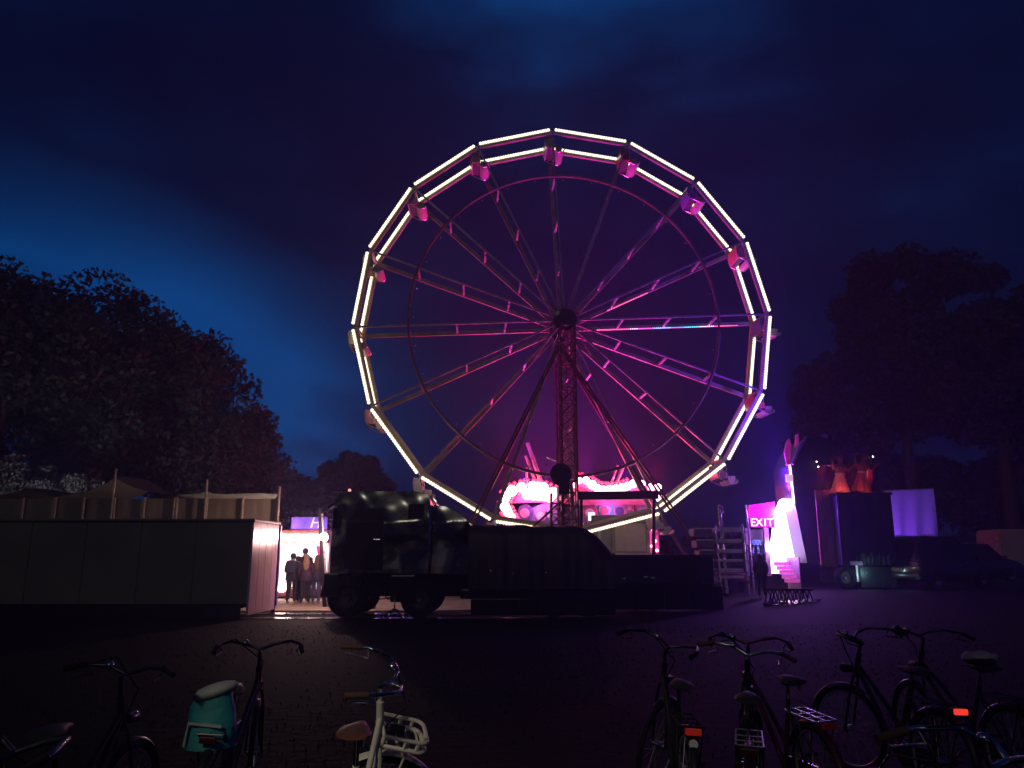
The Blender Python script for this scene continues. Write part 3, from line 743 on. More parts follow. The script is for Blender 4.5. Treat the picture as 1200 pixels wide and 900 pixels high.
def build_blue_ride():
    Y = 33.0
    t = thing('ride_platform', (at(450, 690, Y).x, Y, 0), 'ride platform with purple and blue skirting lights seen beneath the truck', 'ride')
    a, e = at(388, 688, Y), at(520, 682, Y)
    MB().bbox((a.x, Y, .06), (e.x, Y + 5, e.z - .14), .03).build('deck', M['dark_steel'], t)
    blue = mat('blue_skirt_light', (.1, .1, .9), .4, emit=(.14, .08, 1), estr=1.6); mag = mat('magenta_lamp', (.9, .1, .6), .4, emit=(1, .15, .55), estr=3)
    MB().box((a.x, Y - .05, e.z - .30), (e.x, Y - .01, e.z - .18)).build('skirt_light', blue, t)
    for i in range(16):
        x = a.x + (e.x - a.x) * (i + .5) / 16
        MB().ball((x, Y - .05, e.z - .08), .05, 8, 6).build('skirt_lamp', mag if i % 2 else M['bulb'], t, 60)
    MB().bbox((a.x, Y + .6, e.z), (e.x, Y + 4, 2.2), .05).build('ride_body', mat('ride_violet', (.12, .06, .3), .4), t)
build_blue_ride()
def build_canister():
    red = mat('red_canister', (.5, .03, .05), .35)
    for px, h, lab in ((431, .52, 'red fuel canister behind the truck wheel, the left one'), (436, .62, 'taller pink red canister just right of the other behind the truck wheel')):
        p = at(px, 703, 24.5)
        t = thing('canister', (p.x, 24.5, .02), lab, 'canister', 'canisters behind the truck wheel')
        MB().lathe([(0, 0), (.11, 0), (.12, .03), (.12, h * .75), (.07, h * .88), (.04, h * .9), (.04, h)], 14).build('body', red, t, 40, world=False)
        MB().lathe([(.0, h), (.05, h), (.05, h + .05), (0, h + .05)], 10).build('cap', M['black'], t, 40, world=False)
build_canister()

# ------------------------------------------------------------------ people
def person(label, x, y, h, face, jacket, trousers, hair, arms='pockets', long_hair=False, extra=None, stride=.10, group=None, bulk=1.38):
    """face: heading in degrees, 90 looks away from the camera"""
    t = thing('person', (x, y, gz(x, y)), label, 'person', group, R(face - 90)); k = h / 1.75
    bm = bmesh.new(); sk = bm.verts.layers.skin.verify(); V = {}
    def v(n, p, r, link_to=None):
        q = bm.verts.new(Vector(p) * k); g_ = 1.0 if n[0] in 'fgt' or n in ('neck', 'head', 'crown') else bulk; q[sk].radius = (r[0] * k * g_, r[1] * k * g_) if isinstance(r, tuple) else (r * k * g_, r * k * g_); V[n] = q
        if link_to: bm.edges.new((V[link_to], q))
        return q
    # local: +y is where the person looks, x to the right
    v('pelvis', (0, 0, .95), (.16, .12)); V['pelvis'][sk].use_root = True
    v('waist', (0, .0, 1.10), (.145, .105), 'pelvis'); v('chest', (0, .01, 1.30), (.17, .12), 'waist'); v('collar', (0, 0, 1.43), (.11, .09), 'chest')
    v('neck', (0, .01, 1.50), .056, 'collar'); v('head', (0, .025, 1.60), (.078, .09), 'neck'); v('crown', (0, .02, 1.70), (.066, .078), 'head')
    for s, n in ((-1, 'l'), (1, 'r')):
        st = stride * s
        v('hip' + n, (.095 * s, 0, .88), .092, 'pelvis'); v('knee' + n, (.10 * s, .03 + st * .5, .50), .062, 'hip' + n); v('calf' + n, (.10 * s, st * .7, .33), .055, 'knee' + n)
        v('ankle' + n, (.105 * s, st - .02, .09), .040, 'calf' + n); v('ball' + n, (.115 * s, st + .12, .045), (.045, .035), 'ankle' + n)
        v('sh' + n, (.19 * s, 0, 1.39), .068, 'collar'); 
        if arms == 'pockets': el, wr, hd = (.27 * s, -.07, 1.12), (.21 * s, .08, .94), (.17 * s, .13, .90)
        elif arms == 'front': el, wr, hd = (.25 * s, -.02, 1.11), (.13 * s, .21, 1.10), (.08 * s, .27, 1.12)
        else: el, wr, hd = (.25 * s, -.03, 1.11), (.26 * s, .04, .87), (.26 * s, .06, .81)
        v('el' + n, el, .050, 'sh' + n); v('wr' + n, wr, .034, 'el' + n); v('hand' + n, hd, (.034, .024), 'wr' + n)
        d = (Vector(hd) - Vector(wr)).normalized(); side = d.cross(Vector((0, 0, 1)) if abs(d.z) < .8 else Vector((0, 1, 0))).normalized()
        for i, (o, ln) in enumerate(((-.026, .065), (-.009, .078), (.009, .074), (.026, .056))):
            a = Vector(hd) + side * o + d * .035; b = a + d * ln + Vector((0, .01, -.012)); v('f%d' % i + n, a, .009, 'hand' + n); v('g%d' % i + n, b, .008, 'f%d' % i + n)
        th = Vector(hd) + side * -.035 * s + d * .0; v('th' + n, th, .010, 'hand' + n); v('ti' + n, th + d * .045 + side * -.012 * s, .009, 'th' + n)
    me = bpy.data.meshes.new('skeleton'); bm.to_mesh(me); bm.free()
    o = bpy.data.objects.new('skeleton', me); COL.objects.link(o)
    o.modifiers.new('skin', 'SKIN').use_smooth_shade = True; ss = o.modifiers.new('sub', 'SUBSURF'); ss.levels = ss.render_levels = 2
    bpy.context.view_layer.update()
    body = bpy.data.meshes.new_from_object(o.evaluated_get(bpy.context.evaluated_depsgraph_get())); bpy.data.objects.remove(o)
    body.materials.clear()
    skinm = M.setdefault('skin', mat('skin', (.45, .27, .20), .55)); shoe = M.setdefault('shoe', mat('pale_trainers', (.55, .52, .50), .6))
    for m in (jacket, trousers, skinm, shoe): body.materials.append(m)
    for p in body.polygons:
        z = p.center.z / k; hx = abs(p.center.x) / k
        p.material_index = 3 if z < .085 else 2 if z > 1.485 else 1 if z < .90 and hx < .22 else 0
        if arms == 'front' and p.center.y / k > .24 and z > 1.0 and z < 1.3: p.material_index = 2
        p.use_smooth = True
    link('body', body, t)
    b = MB(); b.ball((0, .0, 1.665 * k), .108 * k, 14, 9, (.95, 1.05, 1.05))
    if long_hair: b.tube([(0, -.05 * k, 1.68 * k), (0, -.085 * k, 1.52 * k), (0, -.12 * k, 1.32 * k), (0, -.12 * k, 1.2 * k)], [.09 * k, .12 * k, .115 * k, .05 * k], 10)
    # keep the face free
    b.v = [p if not (p.y > .055 * k and p.z < 1.70 * k) else Vector((p.x * .9, .03 * k, p.z)) for p in b.v]
    b.build('hair', hair, t, 60, world=False)
    b = MB(); hz = 1.60 * k   # face
    b.ball((0, .115 * k, hz), .016 * k, 8, 6, (1, 1.3, 1.4)); b.build('nose', skinm, t, 60, world=False)
    b = MB()
    for s in (-1, 1): b.ball((.032 * s * k, .098 * k, hz + .025 * k), .011 * k, 8, 6)
    b.build('eyes', M['black_gloss'], t, 60, world=False)
    MB().ball((0, .104 * k, hz - .045 * k), .022 * k, 8, 5, (1, .4, .3)).build('mouth', mat('lips', (.35, .12, .1), .5), t, 60, world=False)
    # jacket hem and hood give the clothes an edge of their own
    b = MB().lathe([(.225 * k, .80 * k), (.24 * k, .82 * k), (.235 * k, 1.02 * k), (.21 * k, 1.12 * k)], 18); b.v = [Vector((p.x, p.y * .75, p.z)) for p in b.v]
    b.build('jacket_hem', jacket, t, 60, world=False)
    if extra == 'backpack':
        r = thing('backpack', (0, 0, 0), 'dark backpack worn by the leftmost person at the white stall', 'backpack')
        r.location = t.matrix_basis @ Vector((0, -.20 * k, 1.25 * k)) if False else Vector((x, y, gz(x, y) + 1.05 * k)) + Vector((math.sin(R(face - 90)), -math.cos(R(face - 90)), 0)) * .22 * k
        r.rotation_euler = (0, 0, R(face - 90)); bagm = mat('backpack_navy', (.03, .035, .07), .7)
        MB().bbox((-.15, -.09, 0), (.15, .09, .44), .06).build('bag', bagm, r, 40, world=False)
        MB().bbox((-.12, -.15, .04), (.12, -.092, .22), .03).build('pocket', bagm, r, 40, world=False)
        MB().tube([(-.04, 0, .44), (0, .0, .49), (.04, 0, .44)], .012, 6).build('loop', M['black'], r, 50, world=False)
    if extra == 'cap':
        b = MB().lathe([(.112 * k, 1.655 * k), (.11 * k, 1.71 * k), (.075 * k, 1.76 * k), (0, 1.775 * k)], 16); b.cbox((0, .14 * k, 1.665 * k), (.15 * k, .12 * k, .015 * k)); b.build('cap', mat('dark_cap', (.04, .03, .06), .7), t, 60, world=False)
    if extra == 'hood':
        b = MB().lathe([(.15 * k, 1.40 * k), (.135 * k, 1.52 * k), (.13 * k, 1.64 * k), (.10 * k, 1.74 * k), (0, 1.79 * k)], 16); b.v = [Vector((p.x, p.y * .95 - .02 * k, p.z)) if p.y < .05 else Vector((p.x, .05 * k, p.z)) for p in b.v]; b.build('hood', jacket, t, 60, world=False)
    return t
navy = mat('navy_jacket', (.025, .028, .05), .7); blackj = mat('black_jacket', (.02, .02, .022), .7); plumj = mat('dark_plum_jacket', (.05, .02, .045), .7)
jeans = mat('blue_jeans', (.06, .08, .16), .8); dark_t = mat('dark_trousers', (.025, .024, .03), .8)
blond = mat('fair_hair', (.42, .27, .14), .6, 0, .3, 20); brown = mat('brown_hair', (.12, .06, .03), .6, 0, .3, 20); dk = mat('dark_hair', (.03, .02, .018), .6)
def people():
    g = 'people waiting at the white stall'
    def w(px, Y): p = at(px, 700, Y); return p.x, Y
    x, y = w(341, 27.6); person('person in dark jacket with backpack, leftmost at the white stall', x, y, 1.66, 88, navy, dark_t, dk, 'front', extra='backpack', group=g)
    x, y = w(347, 28.0); person('person in dark cap beside the one with the backpack', x, y, 1.56, 80, blackj, dark_t, dk, 'pockets', extra='cap', group=g, stride=-.08)
    x, y = w(357.5, 27.3); person('person with long fair hair and dark jacket, middle of the stall group', x, y, 1.62, 95, plumj, dark_t, blond, 'pockets', True, group=g, stride=.13)
    x, y = w(355, 28.6); person('tall dark-haired person standing behind the fair-haired one', x, y, 1.84, 100, blackj, jeans, dk, 'front', group=g)
    x, y = w(370, 27.5); person('person with long brown hair and blue jeans, rightmost at the stall', x, y, 1.60, 100, navy, jeans, brown, 'down', True, group=g, stride=-.12)
    p = at(893, 690, 27.5); person('dark hooded person standing before the glowing entrance', p.x, 27.5, 1.45, 65, blackj, dark_t, dk, 'pockets', extra='hood')
people()

# ------------------------------------------------------------------ truck in the middle
paint = mat('dark_glossy_truck_paint', (.020, .015, .014), .20, 0, .25, 1.2, coat=.8, rvar=.07, bump=.22, bscale=1.7)
glass = mat('dark_glass', (.01, .01, .012), .06, 0, .1, 2, spec=.8)
dull_glass = mat('matte_truck_glass', (.008, .008, .009), .5, 0, .2, 3, spec=.15)  # glass kept dark and rough so no highlight shows on it
door_m = mat('dull_dark_door_paint', (.030, .024, .020), .5, 0, .4, 2, spec=.25)
def glint_paint_material():  # cream and olive blotches in the colour stand in for pale reflections
    m = mat('truck_side_painted_glints', (.02, .016, .014), .17, rvar=.03, scale=1.5, spec=.9, coat=1.0)
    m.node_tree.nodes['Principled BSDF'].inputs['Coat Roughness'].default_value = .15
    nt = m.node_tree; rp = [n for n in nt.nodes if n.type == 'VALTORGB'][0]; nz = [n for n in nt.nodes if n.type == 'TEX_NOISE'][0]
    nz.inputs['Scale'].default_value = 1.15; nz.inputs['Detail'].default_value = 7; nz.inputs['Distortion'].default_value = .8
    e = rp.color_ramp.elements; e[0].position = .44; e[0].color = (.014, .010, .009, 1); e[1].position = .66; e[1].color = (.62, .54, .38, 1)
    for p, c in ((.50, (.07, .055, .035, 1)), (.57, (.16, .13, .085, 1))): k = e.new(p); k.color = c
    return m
glint_paint = glint_paint_material()
tarp = mat('dark_tarpaulin', (.040, .022, .024), .55, 0, .4, 1.1, bump=.6, bscale=2.5)
def wheel_at(t, c, r, w, rim=True, axis='y', name='wheel'):
    x, y, z = c
    o = MB().lathe([(r * .55, -w / 2), (r * .86, -w / 2), (r, -w / 2 + w * .18), (r, w / 2 - w * .18), (r * .86, w / 2), (r * .55, w / 2)], 28, (0, 0, 0), axis).xf(Matrix.Translation(c)).build(name, M['black'], t, 35)
    if rim:
        b = MB().lathe([(0, -w * .30), (r * .18, -w * .36), (r * .22, -w * .16), (r * .48, -w * .2), (r * .56, -w * .5), (r * .58, -w * .48), (r * .58, w * .45), (0, w * .45)], 24, (0, 0, 0), axis).xf(Matrix.Translation(c))
        for i in range(8):
            a = 2 * PI * i / 8; b.octa((x + r * .36 * math.cos(a), y - w * .22, z + r * .36 * math.sin(a)) if axis == 'y' else (x - w * .22, y + r * .36 * math.cos(a), z + r * .36 * math.sin(a)), r * .04)
        b.build('rim', M.setdefault('rim', mat('dull_rim', (.10, .09, .09), .4, .6)), o, 40)
    return o
def build_truck():
    Y0, Y1 = 21.0, 23.4
    def X(px): return at(px, 650, Y0).x
    def Z(py): return at(600, py, Y0).z
    t = thing('truck', (X(450), 22.2, 0), 'dark glossy cab-over truck facing left, pale reflections painted on its side', 'truck')
    x0, x1 = X(386), X(504); zt, zb = Z(575), Z(672)
    # cab core, then a wavy outer skin that leans in above the waist
    out = [(x0 + .10, zb), (x0, zb + .35), (x0 + .02, zb + 1.05), (x0 + .05, zt - .35), (x0 + .10, zt - .10), (x0 + .26, zt), (x1 - .45, zt), (x1 - .10, zt - .10), (x1, zt - .26), (x1, zb)]
    bm = bmesh.new(); f = bm.faces.new([bm.verts.new((x, Y0 + .34, z)) for x, z in out])
    ex = bmesh.ops.extrude_face_region(bm, geom=[f]); bmesh.ops.translate(bm, verts=[q for q in ex['geom'] if isinstance(q, bmesh.types.BMVert)], vec=(0, Y1 - Y0 - .34, 0))
    bmesh.ops.recalc_face_normals(bm, faces=bm.faces)
    bmesh.ops.bevel(bm, geom=[e for e in bm.edges if abs(e.verts[0].co.y - e.verts[1].co.y) < .01], offset=.10, segments=3, affect='EDGES', profile=.55)
    mb = MB(); mb.add_bm(bm); mb.build('cab', paint, t, 45)
    zl = zb + 1.32; lean = lambda z: max(0, z - zl) * .29
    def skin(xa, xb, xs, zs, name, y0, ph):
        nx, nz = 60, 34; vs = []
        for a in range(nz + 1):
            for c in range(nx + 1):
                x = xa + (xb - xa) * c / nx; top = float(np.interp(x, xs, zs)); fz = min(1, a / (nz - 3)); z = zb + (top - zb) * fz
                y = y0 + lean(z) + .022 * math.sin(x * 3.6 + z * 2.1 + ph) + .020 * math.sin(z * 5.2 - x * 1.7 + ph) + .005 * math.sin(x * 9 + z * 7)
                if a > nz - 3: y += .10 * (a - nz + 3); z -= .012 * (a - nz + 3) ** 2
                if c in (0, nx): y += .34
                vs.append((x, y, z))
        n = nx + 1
        return MB()._add(vs, [(a * n + c, a * n + c + 1, (a + 1) * n + c + 1, (a + 1) * n + c) for a in range(nz) for c in range(nx)]).build(name, glint_paint, t, 60)
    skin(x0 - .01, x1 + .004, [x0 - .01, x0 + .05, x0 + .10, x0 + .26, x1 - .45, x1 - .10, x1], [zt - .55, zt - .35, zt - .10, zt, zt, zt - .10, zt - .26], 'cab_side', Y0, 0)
    # door in two planes with its window
    dx0, dx1 = x0 + .42, x0 + 1.42; dz0, dz1 = zb + .12, zt - .45
    d = MB(); d.prism([(dx0, dz0), (dx1, dz0), (dx1, zl), (dx0, zl)], Y0 - .045, Y0 + .02)
    def upper(poly, a, b):
        q = MB().prism(poly, a, b); q.v = [Vector((p.x, p.y + lean(p.z), p.z)) for p in q.v]; return q
    u = upper([(dx0, zl), (dx1, zl), (dx1, dz1), (dx0 + .22, dz1)], Y0 - .045, Y0 + .02); d._add(u.v, u.f)
    d = d.build('door', door_m, t)
    upper([(dx0 + .06, zl + .06), (dx1 - .04, zl + .06), (dx1 - .04, dz1 - .04), (dx0 + .25, dz1 - .04)], Y0 - .055, Y0 - .03).build('window', dull_glass, d)
    MB().bbox((dx1 - .25, Y0 - .08, dz0 + .72), (dx1 - .08, Y0 - .05, dz0 + .77), .01).build('handle', M['chrome'], d)
    u = upper([(x1 - .62, zl + .12), (x1 - .20, zl + .12), (x1 - .20, zl + .5), (x1 - .62, zl + .5)], Y0 - .036, Y0 + .02); u.build('sleeper_window', dull_glass, t)
    # windscreen, visor, grille, bumper, mirrors
    MB().prism([(x0 - .012, zb + 1.08), (x0 + .02, zt - .42), (x0 + .05, zt - .42), (x0 + .02, zb + 1.08)], Y0 + .2, Y1 - .2).build('windscreen', glass, t)
    MB().prism([(x0 - .14, zt - .42), (x0 + .06, zt - .30), (x0 + .08, zt - .34), (x0 - .10, zt - .48)], Y0 + .1, Y1 - .1).build('sun_visor', M['black_gloss'], t)
    for i in range(5): MB().bbox((x0 - .04, Y0 + .45, zb + .1 + .15 * i), (x0 + .05, Y1 - .45, zb + .2 + .15 * i), .01).build('grille_bar', M['black_gloss'], t)
    MB().bbox((x0 - .12, Y0 - .01, Z(700)), (x0 + .30, Y1 + .01, zb + .02), .05).build('bumper', M['black_gloss'], t)
    for y in (Y0 - .26, Y1 + .08):
        m_ = MB().bbox((x0 + .10, y, zb + 1.15), (x0 + .22, y + .2, zb + 1.72), .03).build('mirror', M['black_gloss'], t)
        MB().bar((x0 + .2, y + .1, zb + 1.75), (x0 + .35, Y0 + .05 if y < Y0 else Y1 - .05, zb + 1.82), .03).build('mirror_arm', M['black'], m_)
    p = at(409, 574, Y0 + .3); MB().bbox((p.x - .45, Y0 + .25, zt + .005), (p.x - .02, Y0 + .31, zt + .03), .01).build('roof_bar', M['black'], t)
    MB().ball((p.x + .02, Y0 + .28, zt + .03), .045, 8, 6).build('marker_lamp', mat('red_marker', (.9, .2, .2), .3, emit=(1, .3, .3), estr=1.6), t, 60)
    # step, tank, exhaust stack, sloping fairing behind the cab
    MB().bbox((x0 + .55, Y0 + .02, Z(690)), (x0 + .9, Y0 + .35, Z(674)), .02).build('step', M['black'], t)
    MB().tube([(x1 - .02, Y0 + .02, Z(660)), (x1 - .02, Y0 + .02, Z(592))], .035, 10).build('exhaust_stack', M['chrome'], t, 50)
    fa = [(x1 + .03, Z(655)), (x1 + .03, zt - .36), (X(520), Z(593)), (X(535), Z(600)), (X(549), Z(612)), (X(551), Z(655))]
    b = MB().prism(fa, Y0 + .40, Y1 - .1); b.build('fairing', paint, t)
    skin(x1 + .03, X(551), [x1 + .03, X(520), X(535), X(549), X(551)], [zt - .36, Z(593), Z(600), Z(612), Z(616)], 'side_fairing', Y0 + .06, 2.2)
    MB().box((X(392), Y0 + .55, Z(700)), (X(548), Y1 - .55, zb - .02)).build('chassis', M['black'], t)
    MB().bbox((X(458), Y0 + .04, Z(706)), (X(488), Y0 + .6, Z(673)), .05).build('fuel_tank', M['black_gloss'], t)
    for px in (408, 492):
        r = .53 if px == 408 else .50
        wheel_at(t, (X(px), Y0 + .22, r + .01), r, .34); wheel_at(t, (X(px), Y1 - .22, r + .01), r, .34)
    b = MB(); c = (X(408), Y0 + .02, .54); b.torus((c[0], Y0 + .2, .54), .66, .07, 26, 6); b.v = [p for p in b.v]
    b.v = [Vector((p.x, p.y, max(p.z, .55))) for p in b.v]; b.build('mudguard', M['black'], t, 50)
    # brake hoses drooping to the load
    for px in (443, 452):
        a, e = at(px - 8, 690, Y0 + .3), at(px + 14, 700, Y0 + .3); MB().tube([a, (a + e) / 2 - Vector((0, 0, .16)), e], .018, 6).build('hose', M['black'], t, 60)
    return t
build_truck()
def build_load():
    Y0, Y1 = 20.9, 23.3
    def X(px): return at(px, 650, Y0).x
    def Z(py): return at(600, py, Y0).z
    t = thing('covered_trailer', (X(640), 22, 0), 'trailer load under a dark tarpaulin in front of the wheel', 'trailer')
    # draped tarpaulin as a heightfield shell
    top = [(549, 617), (556, 614), (580, 616), (610, 615), (640, 617), (670, 616), (688, 618), (700, 627), (712, 640), (721, 652)]
    vs = []; rows = [(-.10, 0.0), (-.08, .45), (-.02, .82), (.10, .97), (.35, 1.0), (1.2, 1.02), (2.0, 1.0), (2.3, .95), (2.42, .8), (2.45, 0)]
    zb = Z(690); nx = 40
    for dy, f in rows:
        for i in range(nx + 1):
            px = 549 + (721.5 - 549) * i / nx
            py = np.interp(px, [a for a, b in top], [b for a, b in top]); z = Z(py)
            fold = .035 * math.sin(i * 1.9 + dy) * (1 - f) + .02 * math.sin(i * .7 + dy * 3)
            vs.append((X(px) + .01 * math.sin(i + dy * 5), Y0 + dy + fold, zb + (z - zb) * f + .02 * math.sin(i * .9 + dy * 2) * (f > .5)))
    n = nx + 1; fs = [(j * n + i, j * n + i + 1, (j + 1) * n + i + 1, (j + 1) * n + i) for j in range(len(rows) - 1) for i in range(nx)]
    MB()._add(vs, fs).build('tarpaulin', tarp, t, 60)
    MB().box((X(551), Y0 + .1, zb), (X(720), Y1 - .1, Z(655))).build('load', M['black'], t)
    MB().bbox((X(540), Y0, Z(702)), (X(722), Y1, zb - .01), .03).build('trailer_bed', M['black_gloss'], t)
    for i in range(6):
        a, b_ = 552 + 28 * i, 552 + 28 * (i + 1); MB().bbox((X(a) + .001, Y0 + .06, .09), (X(b_) - .001, Y0 + .10, Z(702) - .01), .012).build('shade_panel', M['black'], t)  # black panels added in place of the dark under the trailer
    for px in (650, 690):
        wheel_at(t, (X(px), Y0 + .5, .43), .42, .28)
    MB().tube([(X(720), Y0 + .1, Z(648)), (X(720), Y0 + .1, Z(700))], .03, 6).build('stake', M['black'], t)
    for px in (575, 600, 640, 665):
        p = at(px, 668 + px % 7, Y0 - .12); MB().ball(p, .025, 6, 4).build('eyelet', M['chrome'], t)
build_load()
def build_low_trailer():
    Y0, Y1 = 23.5, 25.6
    def X(px): return at(px, 660, Y0).x
    def Z(py): return at(600, py, Y0).z
    t = thing('low_trailer', (X(780), 24.5, 0), 'low dark box trailer right of the tarpaulin, blue sheen on its end', 'trailer')
    body = mat('dark_violet_trailer', (.035, .028, .045), .35, 0, .25, 1.5)
    for i in range(5):
        a, b = 716 + 24 * i, 716 + 24 * (i + 1)
        MB().bbox((X(a) + .006, Y0, Z(683)), (X(b) - .006, Y0 + .06, Z(652)), .01).build('side_board', body, t)
    MB().box((X(717), Y0 + .065, Z(683)), (X(835), Y1, Z(653))).build('box', body, t)
    MB().bbox((X(715), Y0 - .03, Z(652) + .003), (X(836), Y1 + .03, Z(650)), .01).build('lid', body, t)
    for i in range(4):
        a, b_ = 719 + 29 * i, 719 + 29 * (i + 1); MB().bbox((X(a) + .01, Y0 + .03, .06), (X(b_) - .01, Y0 + .07, Z(683) - .01), .012).build('shade_panel', M['black'], t)  # black panels added here too, standing for shade below the box
    for px in (745, 765): wheel_at(t, (X(px), Y0 + .4, .34), .33, .2)
    MB().bar((X(835), 24.5, .5), (X(862), 24.5, .42), .1).build('drawbar', M['black'], t)
    for px, py in ((731, 678), (757, 676), (765, 677)):
        p = at(px, py, Y0 - .02); MB().bbox((p.x - .06, Y0 - .03, p.z - .02), (p.x + .06, Y0 - .005, p.z + .02), .008).build('reflector', mat('white_reflector', (.8, .8, .8), .15), t)
build_low_trailer()
def build_small_stuff():
    # folded tripod stand on the wet track
    p = at(462, 722, 20.9)
    t = thing('folding_stand', (p.x, 20.9, 0), 'low folding metal stand with splayed legs under the truck', 'stand')
    for a in range(6):
        d = Vector((math.cos(a * PI / 3 + .2), .5 * math.sin(a * PI / 3 + .2), 0)); MB().tube([(p.x, 20.9, .26), Vector((p.x, 20.9, .02)) + d * .55], .018, 6).build('leg', M['chrome'], t)
    MB().tube([(p.x, 20.9, .2), (p.x, 20.9, .62)], .02, 6).build('post', M['chrome'], t)
    # pale cloth bundle
    p = at(832, 682, 24.2); z = at(832, 688, 24.2).z
    t = thing('sack', (p.x, 24.2, gz(p.x, 24.2)), 'pale rounded cloth sack lying at the right end of the low trailer', 'sack')
    b = MB().ball((p.x, 24.2, p.z), .27, 16, 10, (1.1, .8, .55)); b.v = [q + Vector((.03 * math.sin(q.z * 31 + q.x * 17), 0, .02 * math.sin(q.x * 23))) for q in b.v]
    b.build('cloth', mat('pale_cloth', (.55, .46, .40), .8, 0, .15, 4, bump=.3, bscale=8), t, 60)
    MB().bbox((p.x - .32, 23.98, gz(p.x, 24.2)), (p.x + .32, 24.42, p.z - .12), .03).build('crate', M['black'], t)
    # lattice truss lying over the puddle
    a, b2 = at(900, 706, 24.4), at(952, 704, 24.4); z = gz(a.x, 24.4) + .05
    t = thing('lattice_truss', (a.x, 24.4, z), 'black lattice truss lying across the shining wet patch', 'truss')
    P = lambda f, h, y=24.4: Vector((a.x + (b2.x - a.x) * f, y, z + h))
    m_ = MB()
    for y in (24.3, 24.7):
        for h in (.03, .42): m_.bar(P(0, h, y), P(1, h, y), .045)
    for i in range(6):
        for y in (24.3, 24.7): m_.bar(P(i / 6, .03, y), P((i + .5) / 6, .42, y), .03); m_.bar(P((i + .5) / 6, .42, y), P((i + 1) / 6, .03, y), .03)
    m_.build('lattice', M['black'], t)
    for f in (.0, 1):
        MB().bar(P(f, .0, 24.2), P(f, .0, 24.8), .06).build('foot', M['black'], t)
build_small_stuff()

# ------------------------------------------------------------------ metal steps
def build_steps():
    Y = 29.0; zg = gz(at(845, 680, Y).x, Y)
    t = thing('metal_steps', (at(845, 680, Y).x, Y, zg), 'stacked grey metal step platforms with edges coloured as lit beside the wheel', 'metal steps')
    pale = mat('lit_step_edge', (.82, .76, .64), .45, .2, .15, 5); deck = mat('grey_step_deck', (.20, .18, .25), .5, .3, .25, 3)  # edge colour kept pale to stand in for LED light on it
    for i, py in enumerate((618.5, 632, 644, 655.5, 666.5, 675)):
        x0, x1 = at(839.5 + .8 * i, py, Y).x, at(868 + .6 * i, py, Y).x; z = at(0, py, Y).z; y0 = Y - .02 * i
        h = .14 if i in (0, 1, 2, 4) else .09
        tr = MB().bbox((x0, y0, z - h), (x1, y0 + .9, z), .02).build('tread', deck, t)
        MB().bbox((x0, y0 - .03, z - h * .9), (x1, y0 - .004, z + .012), .01).build('nosing', pale, tr)
        xl0, xl1 = at(815 + 3.2 * i, py, Y).x, at(837 + .6 * i, py, Y).x
        if i < 5:
            tr = MB().bbox((xl0, y0 + .3, z - .30), (xl1, y0 + 1.1, z - .03), .02).build('tread', deck, t)
            MB().bbox((xl0, y0 + .27, z - .045), (xl1, y0 + .296, z + .01), .01).build('nosing', pale, tr)
    for px, y0 in ((838.5, 616), (842, 560), (869.5, 614), (874, 592), (843.5, 595)):
        a = at(px, y0 if y0 > 600 else max(y0, 592), Y - .1 if y0 > 600 else Y + .5); MB().tube([a, Vector((a.x + .12, a.y, zg))], .035, 8).build('upright', M['silver'], t, 60)
    MB().tube([at(841, 593, Y + .5), at(843, 592, Y + .5), at(847, 594, Y + .5), at(847, 601, Y + .5)], .03, 6).build('hook', M['silver'], t, 60)
build_steps()

# ------------------------------------------------------------------ right: show front with glowing entrance
def build_entrance():
    Y = 30.6
    t = thing('lit_entrance', (at(915, 680, Y).x, Y, gz(9.5, Y)), 'overexposed pink white entrance front with a short flight of stairs', 'entrance')
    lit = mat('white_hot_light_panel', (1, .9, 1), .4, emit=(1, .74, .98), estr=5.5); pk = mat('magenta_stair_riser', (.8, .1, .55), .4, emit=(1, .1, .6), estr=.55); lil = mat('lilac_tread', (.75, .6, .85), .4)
    out = [(902, 672), (904, 640), (907, 612), (910, 596), (914, 588), (920, 585), (927, 587), (931, 597), (933, 625), (934, 655)]
    P = [at(x, y, Y) for x, y in out] + [at(929, 640, Y), at(926, 655, Y), at(919, 645, Y), at(914, 668, Y)]
    P = [at(x, y, Y) for x, y in out] + [at(922, 657, Y), at(914, 672, Y)]
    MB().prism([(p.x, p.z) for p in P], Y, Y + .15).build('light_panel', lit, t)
    q = at(919, 592, Y - .3); MB().ball(q, .24, 14, 10).build('floodlamp', mat('flood_white', (1, .95, 1), .4, emit=(1, .85, 1), estr=25), t, 60)
    zg = gz(9.5, Y) ; zs = [at(0, 681 - 4.6 * i, Y).z for i in range(7)]
    x0, x1 = at(903, 670, Y).x, at(920.5, 670, Y).x
    for i in range(5):
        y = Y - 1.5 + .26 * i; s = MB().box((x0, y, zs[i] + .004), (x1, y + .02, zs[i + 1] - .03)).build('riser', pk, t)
        MB().bbox((x0, y - .02, zs[i + 1] - .028), (x1, y + .27, zs[i + 1]), .006).build('tread', lil, t)
    MB().bbox((x1 + .02, Y - 1.55, zg), (at(936.5, 670, Y - 1.5).x, Y - .2, at(0, 653, Y - 1.5).z), .02).build('side_block', mat('grey_lilac_block', (.28, .24, .36), .5, 0, .25, 1.5), t)
    lamp(at(918, 600, Y - 1.0), (.30, .05, 1.0), 620 * KV, 'entrance_light', .15, t)
    lamp(at(917, 640, Y - 1.3), (1, .4, .95), 60, 'stair_light', .15, t)
    lamp(at(922, 575, Y - .8), (.16, .02, 1.0), 6000 * KV, 'blue_light', .15, t, spot=110, target=at(905, 300, Y - .4), blend=1.0)
KV = 1.5
build_entrance()
